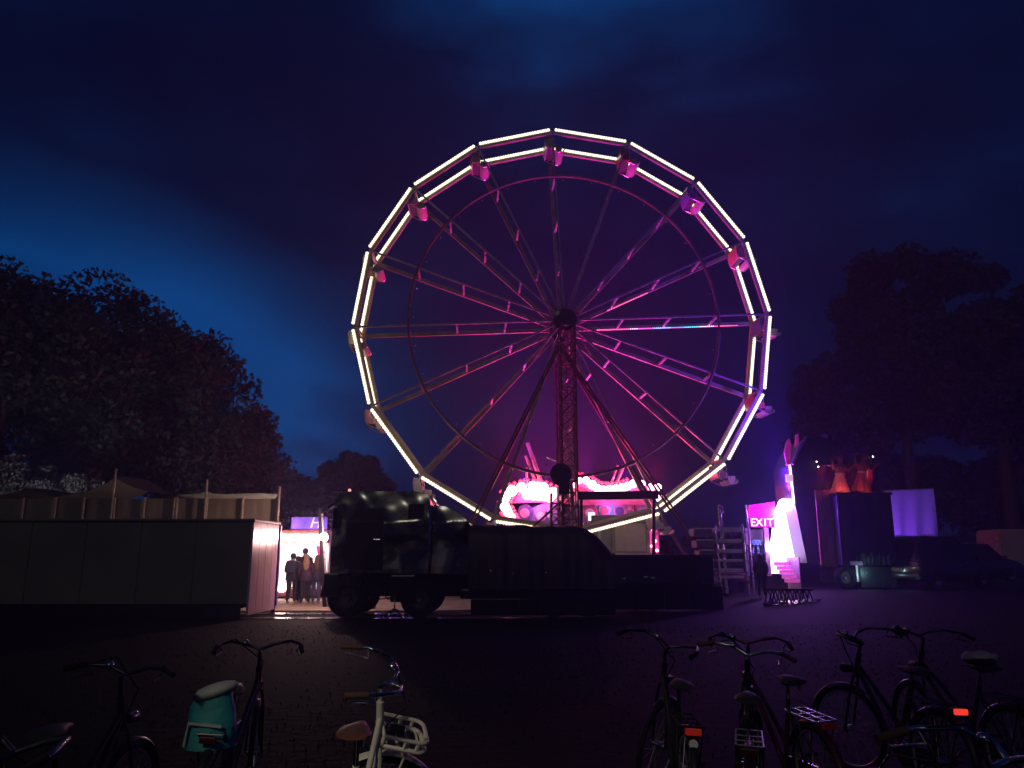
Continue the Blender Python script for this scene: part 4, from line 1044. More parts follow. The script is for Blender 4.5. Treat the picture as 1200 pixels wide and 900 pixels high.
def build_exit_sign():
    Y = 30.0
    t = thing('exit_gate', (at(890, 670, Y).x, Y, gz(9, Y)), 'pink exit gate with white lettering and railing left of the entrance', 'gate')
    pk = mat('pink_sign_board', (.8, .02, .22), .4, 0, .2, 2, emit=(1, .02, .25), estr=.35)
    def b(px0, px1, py0, py1, y0, y1, name, m, parent=t, r=.012):
        a, e = at(px0, py1, Y), at(px1, py0, Y); return MB().bbox((a.x, y0, a.z), (e.x, y1, e.z), r).build(name, m, parent)
    a = [at(x, y, Y) for x, y in ((877, 607), (878, 592), (908, 588), (908, 607))]
    MB().prism([(p.x, p.z) for p in a], Y, Y + .1).build('sign_board', pk, t)
    lb = b(879, 908, 607.6, 618, Y + .02, Y + .09, 'letter_board', mat('dark_pink_board', (.35, .0, .10), .5, emit=(1, 0, .2), estr=.10))
    lm = mat('white_letter', (.9, .9, .9), .4, emit=(1, .85, .95), estr=1.6)
    for ch, px in zip('EXIT', (882.5, 889.5, 896.5, 902.5)):
        me = text_mesh(ch, .42, .012); me.materials.append(lm); o = link('letter', me, lb); o.location = at(px, 612.5, Y) - base_of(lb); o.rotation_euler = (PI / 2, 0, 0)
    for px in (878, 900): b(px - .9, px + .9, 618.5, 675, Y + .03, Y + .09, 'post', M['silver'])
    b(880, 898.8, 620, 636, Y + .5, Y + .54, 'screen', mat('blue_grey_screen', (.22, .22, .42), .4, 0, .2, 2))
    for i in range(4):
        x0, x1 = at(884 + 4.2 * i, 645, Y).x, at(888.2 + 4.2 * i, 645, Y).x; z0, z1 = at(0, 647, Y).z, at(0, 634 + .0 * i, Y).z
        cy = M.setdefault('cyan_steel', mat('cyan_steel', (.15, .5, .7), .4, .2))
        MB().bar((x0, Y + .2, z0), (x1, Y + .2, z1), .035).build('railing_bar', cy, t); MB().bar((x0, Y + .2, z1), (x1, Y + .2, z0), .035).build('railing_bar', cy, t)
    b(884, 901, 632.6, 634, Y + .18, Y + .22, 'rail', M.setdefault('cyan_steel', None)); b(884, 901, 647, 648.4, Y + .18, Y + .22, 'rail', M['cyan_steel'])
    for px in (872, 877, 884, 890): b(px - .5, px + .5, 640, 677, Y - .3, Y - .26, 'baluster', M['black'])
    b(871, 891, 638.8, 640, Y - .31, Y - .25, 'handrail', M['black']); b(871, 891, 657, 658, Y - .31, Y - .25, 'handrail', M['black'])
build_exit_sign()
def build_show_front():
    Y = 29.4
    t = thing('ghost_ride', (at(965, 680, Y).x, Y, gz(11, Y)), 'tall dark show front wing with chaser bulbs and pink feathers at its edge', 'fairground ride')
    dark = mat('dark_violet_wing', (.020, .012, .034), .5, 0, .3, .9); mag = mat('magenta_plume', (.75, .05, .55), .45, 0, .3, 3, emit=(1, .05, .7), estr=.18); vio = mat('violet_plume', (.35, .12, .8), .45)
    P = [at(x, y, Y) for x, y in ((946, 660), (930, 583), (927, 545), (934, 528), (945, 514), (962, 512), (981, 517), (981, 545), (958, 545), (958, 660))]
    MB().prism([(p.x, p.z) for p in P], Y, Y + 2.0).build('wing_wall', dark, t)
    bm_ = MB().ball((0, 0, 0), .045, 8, 6).mesh('chaser_bulb', mat('chaser_white', (1, .9, 1), .4, emit=(1, .7, 1), estr=5), 60)
    for i in range(18):
        f = i / 17; px = 926.5 + (931.5 - 926.5) * f; o = link('chaser_bulb', bm_, t); o.location = at(px - 1.2, 545 + 44 * f, Y - .05) - base_of(t)
    for pts, m in (([(922, 545), (919, 530), (922, 517), (925, 514), (927, 520), (926, 545)], mag), ([(928, 543), (936, 522), (945, 511), (945, 514), (936, 530), (930, 545)], vio), ([(932, 524), (932.5, 510), (935.5, 508), (936, 520)], mag)):
        Q = [at(x, y, Y - .1) for x, y in pts]; MB().prism([(p.x, p.z) for p in Q], Y - .12, Y - .02).build('plume', m, t)
    a, e = at(921, 565, Y - .1), at(928, 556, Y - .1); MB().bbox((a.x, Y - .2, a.z), (e.x, Y - .05, e.z), .02).build('lit_box', mat('lilac_lit_box', (.8, .6, .8), .4, emit=(1, .6, .9), estr=.7), t)
    for px in (966, 969.5, 973.5):
        q = at(px, 522, Y + .2); b = MB().tube([q, at(px - 1.5, 507 + abs(px - 968), Y + .2)], [.1, .05], 8); b.build('plume', vio if px < 970 else M['black'], t, 60)
    # red-brown corner panel and the dark trailer box beside it
    wood = mat('red_brown_board', (.32, .11, .09), .55, 0, .3, 1.3, stretch=(3, 3, .5))
    x0, x1 = at(958.5, 620, Y - .3).x, at(985, 620, Y - .3).x; z0, z1 = at(0, 664, Y - .3).z, at(0, 574, Y - .3).z
    for i in range(3):
        a = x0 + (x1 - x0) * i / 3; b_ = x0 + (x1 - x0) * (i + 1) / 3
        MB().bbox((a + .006, Y - .32, z0), (b_ - .006, Y - .25, z1), .01).build('corner_board', wood, t)
    # deck and running gear below
    MB().bbox((at(936, 0, Y).x + .05, Y - .9, at(0, 662, Y).z), (x1, Y - .34, at(0, 657.5, Y).z), .02).build('deck_edge', mat('lilac_edge', (.5, .3, .6), .4), t)
    MB().box((at(938, 0, Y).x, Y - .3, gz(11, Y) + .2), (x1 - .02, Y + 2, z0 - .01)).build('chassis', M['black'], t)
    # figures on the roof
def statue(label, px, py_foot, py_head, Y, flip, m_dress, m_body):
    f, h = at(px, py_foot, Y), at(px, py_head, Y); k = h.z - f.z
    t = thing('statue', f, label, 'statue', 'sculpted figures on the show front'); t.rotation_euler = (0, R(7 * flip), R(14))
    # skirt with deep folds, wider at one side
    vs = []; n, m_ = 40, 9
    for j in range(m_ + 1):
        q = j / m_; rr = (.25 - .15 * q ** .8) * k
        for i in range(n):
            a = 2 * PI * i / n; fold = 1 + .13 * (1 - q) * math.sin(9 * a + 2 * q) + .06 * math.sin(5 * a)
            vs.append((rr * fold * math.cos(a) * 1.05 + .03 * k * (1 - q) * flip, rr * fold * math.sin(a) * .75, .50 * k * q + .015 * k * math.sin(9 * a) * (1 - q)))
    MB()._add(vs, [(j * n + i, j * n + (i + 1) % n, (j + 1) * n + (i + 1) % n, (j + 1) * n + i) for j in range(m_) for i in range(n)]).build('skirt', m_dress, t, 60, world=False)
    MB().torus((0, 0, .49 * k), .105 * k, .025 * k, 20, 8, 'z').build('sash', M['silver'], t, 60, world=False)
    b = MB(); b.tube([(0, 0, .48 * k), (.01 * k, 0, .56 * k), (.0, 0, .65 * k), (0, 0, .72 * k), (0, 0, .76 * k), (0, -.01 * k, .80 * k)], [.095 * k, .12 * k, .15 * k, .12 * k, .05 * k, .045 * k], 16)
    for s in (-1, 1):
        b.tube([(.12 * k * s, 0, .70 * k), (.22 * k * s, -.05 * k, .60 * k), (.30 * k * s, -.12 * k, .70 * k * (1 + .06 * s * flip)), (.33 * k * s, -.14 * k, .78 * k)], [.055 * k, .045 * k, .035 * k, .02 * k], 10)
    b.build('torso', m_body, t, 60, world=False)
    b = MB().ball((0, -.01 * k, .87 * k), .075 * k, 16, 12, (.92, 1, 1.2)); b.ball((0, -.085 * k, .865 * k), .016 * k, 8, 6, (1, 1.2, 1.6)); b.build('head', m_body, t, 60, world=False)
    b = MB()
    for i in range(9):   # big swept-back hair locks
        a = -1.9 + 3.8 * i / 8; b.tube([(.05 * k * math.sin(a), .01 * k, .93 * k), (.12 * k * math.sin(a), .06 * k, (.95 + .05 * math.cos(a)) * k), ((.20 + .02 * (i % 3)) * k * math.sin(a), .10 * k, (.88 + .06 * math.cos(a)) * k), (.23 * k * math.sin(a), .08 * k, .74 * k)], [.04 * k, .055 * k, .045 * k, .012 * k], 8)
    b.build('hair', mat('statue_hair_red', (.10, .015, .018), .4), t, 60, world=False)
    b = MB()   # cape edge behind the arms
    P = [(-.34, .70), (-.40, .40), (-.34, .06), (-.24, .10), (-.20, .62)]
    for s in (-1, 1): b.prism([(x * k * s, z * k) for x, z in P], .10 * k, .14 * k)
    o = MB(); half = len(b.v) // 2; hf = len(b.f) // 2
    for q in range(2):
        o = MB(); o._add(b.v[q * half:(q + 1) * half], [[v_ - q * half for v_ in f_] for f_ in b.f[q * hf:(q + 1) * hf]]); o.build('cape_side', mat('statue_cape', (.08, .012, .02), .5), t, world=False)
def build_box_trailer():
    Y = 28.6
    def X(px): return at(px, 630, Y).x
    def Z(py): return at(600, py, Y).z
    t = thing('box_trailer', (X(1018), Y + 1, gz(12, Y)), 'dark box trailer below the red figures of the show front', 'trailer')
    box = mat('blue_black_panel', (.018, .018, .040), .35, 0, .3, 1)
    xs = [X(984.5) + (X(1049) - X(984.5)) * i / 4 for i in range(5)]
    for i in range(4): MB().bbox((xs[i] + .005, Y, Z(662)), (xs[i + 1] - .005, Y + .06, Z(580)), .008).build('side_panel', box, t)
    MB().box((xs[0] + .01, Y + .065, Z(662)), (xs[4], Y + 2.3, Z(581))).build('body', box, t)
    MB().bbox((xs[0] - .04, Y - .05, Z(580) + .004), (xs[4] + .04, Y + 2.35, Z(577)), .015).build('roof_rail', M['black_gloss'], t)
    MB().box((xs[0], Y + .4, gz(12, Y) + .35), (xs[4], Y + 2, Z(662) - .01)).build('chassis', M['black'], t)
    zg = gz(12, Y)
    for px in (990, 1034): wheel_at(t, (X(px), Y + .25, zg + .40), .40, .25)
    MB().bbox((X(1004), Y - .02, zg + .05), (X(1046), Y + .02, Z(664)), .01).build('side_skirt', M.setdefault('teal_plate', mat('teal_grey_plate', (.018, .028, .028), .6, 0, .4, 2)), t)
    # crumpled foil hung along the lower edge
    vs = []; n = 26
    for i in range(n + 1):
        x = X(1000) + (X(1040) - X(1000)) * i / n; vs += [(x, Y - .05 - .03 * math.sin(i * 2.1), Z(650 + 3 * math.sin(i * .9))), (x, Y - .05 + .03 * math.sin(i * 1.7), Z(661 + 2 * math.sin(i * 1.3)))]
    MB()._add(vs, [(2 * i, 2 * i + 2, 2 * i + 3, 2 * i + 1) for i in range(n)]).build('foil_sheet', mat('crumpled_foil', (.05, .075, .08), .5, .2, .3, 6), t, 30)
    pale = mat('white_flap', (.75, .82, .84), .6)
    for (a, b_), (c, d) in (((1001, 1010), (656, 682)), ((1050.5, 1056), (650, 678))):
        MB().bbox((X(a), Y + .10, Z(d)), (X(b_), Y + .14, Z(c)), .01).build('white_flap', pale, t)
    f = thing('green_floodlight', (X(1028), Y - .35, zg), 'small green floodlight standing on the ground below the dark box trailer', 'floodlight')
    MB().bbox((X(1028) - .14, Y - .42, zg + .06), (X(1028) + .14, Y - .30, zg + .20), .02).build('housing', M['black'], f)
    MB().bar((X(1028) - .15, Y - .36, zg), (X(1028) + .15, Y - .36, zg), .05).build('foot', M['black'], f)
    lamp((X(1040), Y - 1.1, zg + .22), (.12, .9, .62), 1.8, 'green_light', .05, f)
    lamp((X(1006), Y - .25, zg + .55), (.55, .95, 1), 6, 'cyan_light', .05, f)
    lamp((X(1053), Y - .2, zg + .7), (.55, .95, 1), 7, 'cyan_light', .05, f)
    # roof structure behind with the figures
    r = thing('roof_scene', (X(1005), Y + 1.5, Z(577) + .01), 'dark scenery wall with ledges on the roof behind the red figures', 'scenery')
    rm = mat('dark_red_scenery', (.10, .025, .025), .5, 0, .5, 1.2)
    MB().prism([(X(960), Z(576)), (X(960), Z(530)), (X(975), Z(520)), (X(994), Z(524)), (X(1000), Z(534)), (X(1016), Z(532)), (X(1024), Z(542)), (X(1043), Z(547)), (X(1045), Z(576))], Y + 1.5, Y + 1.9).build('backdrop', rm, r)
    for i in range(5):
        x = X(1020) + i * .16; MB().bbox((x, Y + 1.42, Z(575)), (x + .13, Y + 1.494, Z(548)), .01).build('plank', rm, r)
    for px, py in ((957, 541), (959, 547), (970, 567), (1023, 535)):
        MB().ball(at(px, py, Y + 1.2 if px > 960 else Y + .6), .02, 8, 6).build('spark_bulb', M['bulb'], r, 60)
    pinkd = mat('pink_dress', (.72, .26, .24), .5, 0, .25, 3); bodyr = mat('red_bronze_body', (.30, .06, .05), .35, 0, .3, 4, coat=.3)
    statue('sculpted figure in a flared pink skirt, left of two on the roof', 984, 577, 533, Y + .7, 1, pinkd, bodyr)
    statue('red sculpted figure leaning on the roof, right of two', 1008, 577, 529, Y + .9, 1.8, mat('dark_red_dress', (.36, .07, .05), .5, 0, .25, 3), bodyr)
    lamp(at(988, 571, Y + .1), (1, .16, .10), 8, 'red_light', .12, r); lamp(at(1014, 571, Y + .3), (1, .2, .12), 4, 'red_light', .12, r)
    lamp(at(1022, 556, Y + 1.0), (1, .08, .10), 5, 'red_light', .1, r); lamp(at(970, 548, Y + 1.0), (1, .08, .14), 5, 'red_light', .1, r)
    # violet-lit sheet
    s = thing('hanging_sheet', (at(1070, 640, 34).x, 34, gz(16, 34)), 'large violet lit sheet hung behind the parked car', 'sheet')
    S = [at(x, y, 34) for x, y in ((1038, 576), (1093.5, 573.5), (1102, 640), (1046, 640))]
    vs = []; n, m_ = 16, 10
    for j in range(m_ + 1):
        for i in range(n + 1):
            p = S[0].lerp(S[1], i / n).lerp(S[3].lerp(S[2], i / n), j / m_); vs.append(p + Vector((0, .07 * math.sin(i * 1.1 + j * .25) * (j / m_ + .3), 0)))
    MB()._add(vs, [(j * (n + 1) + i, j * (n + 1) + i + 1, (j + 1) * (n + 1) + i + 1, (j + 1) * (n + 1) + i) for j in range(m_) for i in range(n)]).build('cloth', mat('pale_lilac_sheet', (.62, .50, .80), .7, 0, .08, 1), s, 60)
    MB().tube([S[0] + Vector((0, 0, .03)), S[1] + Vector((0, 0, .03))], .035, 8).build('top_rail', M['silver'], s, 60)
    for p in (S[0], S[1]): MB().tube([Vector((p.x, 34.1, gz(16, 34))), p + Vector((0, .1, .03))], .035, 8).build('post', M['silver'], s, 60)
    u = thing('ultraviolet_lamp', (at(1060, 690, 31.5).x, 31.5, gz(15, 31)), 'violet floodlight on a pole hidden behind the parked car', 'floodlight')
    q = Vector((u.location.x, 31.5, 1.7)); MB().tube([u.location, q], .03, 6).build('pole', M['black'], u); MB().bbox(q + Vector((-.15, -.1, 0)), q + Vector((.15, .06, .2)), .02).build('housing', M['black'], u)
    lamp(q + Vector((0, .25, .1)), (.27, .07, 1), 270, 'violet_light', .1, u, spot=110, target=at(1070, 610, 34))
build_show_front(); build_box_trailer()

# ------------------------------------------------------------------ cars and van at right
def car(label, loc, rz, body_m, L=4.5, Wd=1.82, H=1.72, hatch=True, plate=None, group=None):
    t = thing('parked_car', loc, label, 'car', group, rz); w = Wd / 2
    # local: +x forward
    side = [(-L / 2, .42), (-L / 2 - .02, .80), (-L / 2 + .10, 1.00), (-L / 2 + .34, H - .10), (-L / 2 + .62, H), (.25, H - .01), (.95, 1.06), (L / 2 - .35, .92), (L / 2, .72), (L / 2, .36), (L / 2 - .5, .26), (-L / 2 + .4, .28)]
    bm = bmesh.new(); rows = []
    for s, inset in ((-1, 0), (1, 0)):
        rows.append([bm.verts.new((x, s * (w - max(0, (z - .95)) * .22), z)) for x, z in side])
    n = len(side)
    bm.faces.new(rows[0]); bm.faces.new(list(reversed(rows[1])))
    for i in range(n): bm.faces.new((rows[0][i], rows[1][i], rows[1][(i + 1) % n], rows[0][(i + 1) % n]))
    bmesh.ops.recalc_face_normals(bm, faces=bm.faces)
    bmesh.ops.bevel(bm, geom=bm.edges[:], offset=.06, segments=3, affect='EDGES', profile=.6)
    b = MB(); b.add_bm(bm); b.build('body', body_m, t, 40, world=False)
    yw = lambda z: w - max(0, z - .95) * .22 + .006
    def sidewin(x0, x1, xt0, xt1, s, name='window'):
        z0, z1 = 1.02, H - .16
        MB()._add([(x0, s * yw(z0), z0), (x1, s * yw(z0), z0), (xt1, s * yw(z1), z1), (xt0, s * yw(z1), z1), (x0, s * (yw(z0) - .02), z0), (x1, s * (yw(z0) - .02), z0), (xt1, s * (yw(z1) - .02), z1), (xt0, s * (yw(z1) - .02), z1)],
                  [(0, 1, 2, 3), (4, 5, 6, 7), (0, 1, 5, 4), (1, 2, 6, 5), (2, 3, 7, 6), (3, 0, 4, 7)]).build(name, glass, t, world=False)
    for s in (-1, 1):
        sidewin(-L / 2 + .35, -.78, -L / 2 + .55, -.76, s); sidewin(-.72, .0, -.72, -.02, s); sidewin(.06, .84, .06, .38, s)
        for x in (-.45, .42): MB().bbox((x - .09, s * w - (.0 if s > 0 else .025), .90), (x + .09, s * w + (.025 if s > 0 else .0), .94), .008).build('handle', M['chrome'], t, world=False)
        MB().bbox((.72, s * (w + .08) - .07, 1.0), (.86, s * (w + .08) + .07, 1.16), .03).build('wing_mirror', body_m, t, world=False)
        MB().tube([(-L / 2 + .6, s * .62, H + .035), (.2, s * .62, H + .035)], .02, 6).build('roof_rail', M['silver'], t, world=False)
        MB().bbox((-L / 2 - .03, s * (w - .22) - .16, .78), (-L / 2 + .12, s * (w - .22) + .16, .97), .03).build('tail_light', M.setdefault('tail', mat('tail_light_red', (.10, .008, .006), .2, spec=.6)), t, world=False)
        MB().bbox((L / 2 - .12, s * (w - .25) - .18, .66), (L / 2 + .005, s * (w - .25) + .18, .80), .03).build('headlight', M.setdefault('head', mat('headlight_glass', (.4, .4, .42), .1)), t, world=False)
    x0, x1 = -L / 2 + .125, -L / 2 + .335
    MB()._add([(x0 - .01, -.66, 1.05), (x0 - .01, .66, 1.05), (x1 - .025, .58, H - .18), (x1 - .025, -.58, H - .18), (x0 + .03, -.66, 1.05), (x0 + .03, .66, 1.05), (x1 + .02, .58, H - .18), (x1 + .02, -.58, H - .18)],
              [(0, 1, 2, 3), (4, 5, 6, 7), (0, 1, 5, 4), (1, 2, 6, 5), (2, 3, 7, 6), (3, 0, 4, 7)]).build('rear_window', glass, t, world=False)
    MB()._add([(.31, -.62, H - .07), (.31, .62, H - .07), (.93, .74, 1.10), (.93, -.74, 1.10), (.29, -.62, H - .1), (.29, .62, H - .1), (.9, .74, 1.06), (.9, -.74, 1.06)],
              [(0, 1, 2, 3), (4, 5, 6, 7), (0, 1, 5, 4), (1, 2, 6, 5), (2, 3, 7, 6), (3, 0, 4, 7)]).build('windscreen', glass, t, world=False)
    MB().bbox((-L / 2 - .07, -w + .05, .36), (-L / 2 + .2, w - .05, .60), .05).build('bumper', M['black_gloss'], t, 40, world=False)
    MB().bbox((-L / 2 - .05, -.26, .64), (-L / 2 - .02, .26, .76), .008).build('number_plate', plate or M['silver'], t, world=False)
    for x in (-L / 2 + .82, L / 2 - .88):
        for s in (-1, 1):
            o = MB().lathe([(.17, -.1), (.29, -.1), (.33, -.06), (.33, .06), (.29, .1), (.17, .1)], 24, (0, 0, 0), 'y').xf(Matrix.Translation((x, s * (w - .09), .33))).build('wheel', M['black'], t, 35, world=False)
            MB().lathe([(0, -.06), (.05, -.07), (.17, -.04), (.19, -.1), (.2, .1), (0, .06)], 20, (0, 0, 0), 'y').xf(Matrix.Translation((x, s * (w - .085), .33))).build('rim', M.setdefault('rim2', mat('alloy_rim', (.22, .22, .24), .3, .8)), o, 40, world=False)
    return t
def cars():
    blk = mat('black_car_paint', (.012, .012, .014), .22, 0, .2, 2, coat=1.0); gry = mat('dark_grey_car_paint', (.03, .03, .035), .25, 0, .2, 2, coat=1.0)
    plate = mat('orange_number_plate', (.36, .15, .08), .5)
    p = at(1096, 690, 28.6); car('black estate car with orange plate, seen from behind by the violet sheet', (p.x + .55, 29.4, gz(p.x, 29.4)), R(27), blk, 4.3, 1.85, 1.86, plate=plate)
    p = at(1142, 688, 35); car('dark grey car half hidden behind the black estate car', (p.x, 35, gz(p.x, 35)), R(20), gry, 4.2, 1.78, 1.66)
    # white van cropped by the right edge
    Y = 41.0; p = at(1174, 666, Y); zg = gz(p.x, Y)
    t = thing('delivery_van', (p.x + 2.6, Y, zg), 'pale van cropped by the right edge of the photo', 'van'); wm = mat('pale_brown_van', (.34, .27, .23), .5, 0, .15, 1)  # one pale brown tone, slightly uneven over the body
    z1 = at(1185, 620, Y).z; zg2 = at(1185, 668, Y).z; z0 = max(zg + .3, zg2)
    x0 = p.x
    out = [(x0, zg + .42), (x0 + .02, z1 - .15), (x0 + .14, z1), (x0 + 3.9, z1), (x0 + 4.5, zg + 1.45), (x0 + 5.35, zg + 1.15), (x0 + 5.4, zg + .42)]
    bm = bmesh.new(); f = bm.faces.new([bm.verts.new((x, Y, z)) for x, z in out]); ex = bmesh.ops.extrude_face_region(bm, geom=[f]); bmesh.ops.translate(bm, verts=[q for q in ex['geom'] if isinstance(q, bmesh.types.BMVert)], vec=(0, 2, 0))
    bmesh.ops.recalc_face_normals(bm, faces=bm.faces); bmesh.ops.bevel(bm, geom=bm.edges[:], offset=.08, segments=3, affect='EDGES'); b = MB(); b.add_bm(bm); b.build('body', wm, t, 40)
    MB().bbox((x0 - .04, Y + .06, zg + .36), (x0 + 5.3, Y + .1, zg + .62), .02).build('bumper', M['black'], t)
    MB().bbox((x0 + 1.6, Y - .012, zg + .6), (x0 + 2.9, Y + .01, z1 - .25), .01).build('side_door', wm, t)
    MB().prism([(x0 + 3.15, zg + 1.35), (x0 + 4.35, zg + 1.35), (x0 + 3.85, z1 - .22), (x0 + 3.15, z1 - .22)], Y - .012, Y + .01).build('window', glass, t)
    for x in (x0 + .9, x0 + 4.5): wheel_at(t, (x, Y + .12, zg + .35), .35, .22)
    for z in (z1 - .55, z1 - .9): MB().bbox((x0 - .05, Y + .01, z), (x0 + .02, Y + .12, z + .16), .02).build('tail_light', mat('cyan_white_reflector', (.5, .75, .8), .15), t)
    # teal planks standing in for green-lit ground: low barrier in front of the van
    a, e = at(1146, 671, 38), at(1180, 666, 38); s = thing('lit_ground_planks', ((a.x + e.x) / 2, 38, gz(a.x, 38)), 'added plank barrier between the dark car and the pale van', 'stripe')
    tm = mat('teal_light_plank', (.05, .30, .24), .5); zb = gz(a.x, 38)
    for i in range(2): MB().bbox((a.x, 38, max(zb + .1, a.z) + .17 * i), (e.x, 38.05, max(zb + .1, a.z) + .17 * i + .155), .01).build('plank', tm, s)
    for x in (a.x + .1, e.x - .1): MB().box((x - .04, 38.055, zb), (x + .04, 38.12, a.z + .3)).build('post', M['black'], s)
    lamp(((a.x + e.x) / 2, 37.2, a.z + .5), (.1, 1, .75), 5, 'teal_light', .05, s)
cars()

# ------------------------------------------------------------------ street lamp behind the photographer
def build_street_lamp():
    x, y, h = -3.4, -1.2, 4.6
    t = thing('street_lamp', (x, y, 0), 'plain street lamp on a steel pole behind the bicycles', 'street lamp')
    MB().tube([(x, y, 0), (x, y, .9), (x, y, h - .1), (x + .1, y + .25, h + .05), (x + .2, y + .6, h + .08)], [.075, .055, .045, .04, .035], 12).build('pole', M['silver'], t, 50)
    MB().bbox((x + .08, y + .5, h + .0), (x + .32, y + 1.1, h + .13), .05).build('lantern', M['black'], t, 40)
    MB().box((x + .12, y + .6, h - .012), (x + .28, y + 1.0, h - .004)).build('lens', mat('street_lamp_lens', (1, .85, .6), .3, emit=(1, .80, .52), estr=20), t)
    lamp((x + .2, y + .8, h - .08), (1, .86, .62), STREET, 'lamp_light', .12, t, spot=30, target=(-.6, 4.2, .9), blend=1.0)
STREET = 300
build_street_lamp()

# ------------------------------------------------------------------ bicycles in the foreground
white_paint = mat('white_bike_paint', (.72, .69, .60), .4, 0, .12, 6); black_paint = mat('black_bike_paint', (.010, .010, .012), .42, 0, .2, 5, spec=.3)
blue_paint = mat('dark_blue_bike_paint', (.010, .013, .034), .42, 0, .2, 5, spec=.3); red_paint = mat('dark_red_bike_paint', (.06, .008, .011), .42, 0, .2, 5, spec=.3)
grip_m = mat('brown_grip', (.10, .05, .03), .7); saddle_br = mat('brown_leather_saddle', (.14, .055, .03), .5, 0, .25, 9); saddle_bk = mat('black_saddle', (.02, .02, .02), .6)
reflector = mat('red_reflector', (.55, .02, .015), .15, spec=.8); tail_lit = mat('lit_tail_lamp', (.9, .1, .05), .3, emit=(1, .05, .03), estr=.9); tail_dim = mat('dim_tail_lamp', (.3, .02, .015), .3, emit=(1, .04, .02), estr=.12)
refl_w = mat('clear_reflector', (.7, .7, .72), .12)
def bike(label, loc, heading, paint_m, steer=0, lean=0, bar='swept', front_rack=None, rear_rack=True, saddle=saddle_bk, fender=None, tail=None, rack_m=None, white_dot=False, chrome=None, group='bicycles parked along the near edge of the field'):
    """local +x forward; heading in degrees from +x world; lean: positive tips to the right"""
    t = thing('bicycle', loc, label, 'bicycle', group)
    t.rotation_euler = (R(lean), 0, R(heading)); t.scale = (.92, .92, .92); rack_m = rack_m or M['shaded_chrome']; fender = fender or paint_m
    RW, RX, FX = .345, -.52, .60
    hx, ht = .40, 1.0   # head top
    ax = Vector((.20, 0, -.62)).normalized()   # steering axis (downwards)
    pivot = Vector((hx, 0, ht))
    S = Matrix.Translation(pivot) @ Matrix.Rotation(R(-steer), 4, -ax) @ Matrix.Translation(-pivot)
    hb = pivot + ax * .20   # head bottom
    bb = Vector((-.03, 0, .28)); st = Vector((-.22, 0, .80))
    def B(b, name, m, sm_=50, par=t, steered=False):
        if steered: b.xf(S)
        return b.build(name, m, par, sm_, world=False)
    fr = MB(); fr.tube([pivot + ax * .02, hb], .022, 8); fr.tube([hb - ax * .05, Vector((.15, 0, .52)), bb], .019, 8); fr.tube([pivot + ax * .12, Vector((.12, 0, .66)), Vector((-.10, 0, .48))], .017, 8)
    fr.tube([bb, st], .017, 8)
    for s in (-1, 1):
        fr.tube([bb + Vector((0, .04 * s, 0)), (RX, .06 * s, RW)], .010, 6); fr.tube([st - Vector((-.03, 0, .06)), (RX, .06 * s, RW)], .009, 6)
    B(fr, 'frame', paint_m)
    fk = MB(); fw = Vector((FX, 0, RW))
    for s in (-1, 1): fk.tube([hb + Vector((0, .03 * s, 0)), hb + ax * .14 + Vector((0, .05 * s, 0)), fw + Vector((0, .055 * s, 0))], .012, 6)
    fk.tube([pivot + ax * -.06, hb + ax * .03], .014, 8); B(fk, 'fork', paint_m, steered=True)
    def wheel(c, steered, name):
        ty = B(MB().torus(c, RW - .018, .020, 40, 8), name, M['black'], 60, steered=steered)
        B(MB().torus(c, RW - .045, .010, 40, 6), 'rim', M['silver'], 60, ty, steered)
        sp = MB()
        for i in range(18):
            a = 2 * PI * i / 18; s = (-1) ** i; sp.bar(Vector(c) + Vector((.02 * math.cos(a + .5), .03 * s, .02 * math.sin(a + .5))), Vector(c) + Vector(((RW - .05) * math.cos(a), 0, (RW - .05) * math.sin(a))), .0028)
        tag(B(sp, 'spoke', M['silver'], None, ty, steered), kind='stuff'); B(MB().lathe([(0, -.05), (.025, -.05), (.025, .05), (0, .05)], 10, c, 'y'), 'axle', M['chrome'], 40, ty, steered)
    wheel((RX, 0, RW), False, 'rear_wheel'); wheel((FX, 0, RW), True, 'front_wheel')
    def fend(c, a0, a1, steered, name):
        vs = []; n = 20
        for i in range(n + 1):
            a = a0 + (a1 - a0) * i / n; rr = RW + .022
            for y, dr in ((-.028, -.010), (-.015, .004), (.015, .004), (.028, -.010)): vs.append((c[0] + (rr + dr) * math.cos(a), y, c[2] + (rr + dr) * math.sin(a)))
        B(MB()._add(vs, [(4 * i + j, 4 * i + j + 1, 4 * i + j + 5, 4 * i + j + 4) for i in range(n) for j in range(3)]), name, fender, 60, steered=steered)
    fend((RX, 0, RW), R(20), R(200), False, 'rear_fender'); fend((FX, 0, RW), R(-5), R(125), True, 'front_fender')
    hbm = MB(); T = pivot + ax * -.08
    hbm.tube([pivot, T], .014, 8); hbm.tube([T - Vector((.0, 0, 0)), T + Vector((.06, 0, .02))], .014, 8); c0 = T + Vector((.06, 0, .02))
    if bar == 'swept':
        side = lambda s: [c0, c0 + Vector((.035, .10 * s, .035)), c0 + Vector((.0, .22 * s, .06)), c0 + Vector((-.14, .29 * s, .05)), c0 + Vector((-.28, .30 * s, .02))]
    else:
        side = lambda s: [c0, c0 + Vector((.01, .12 * s, .045)), c0 + Vector((-.03, .24 * s, .05)), c0 + Vector((-.09, .32 * s, .03))]
    for s in (-1, 1): hbm.tube(side(s), .0115, 8)
    cm = chrome or M['shaded_chrome']
    hb_o = B(hbm, 'handlebar', cm, 60, steered=True)
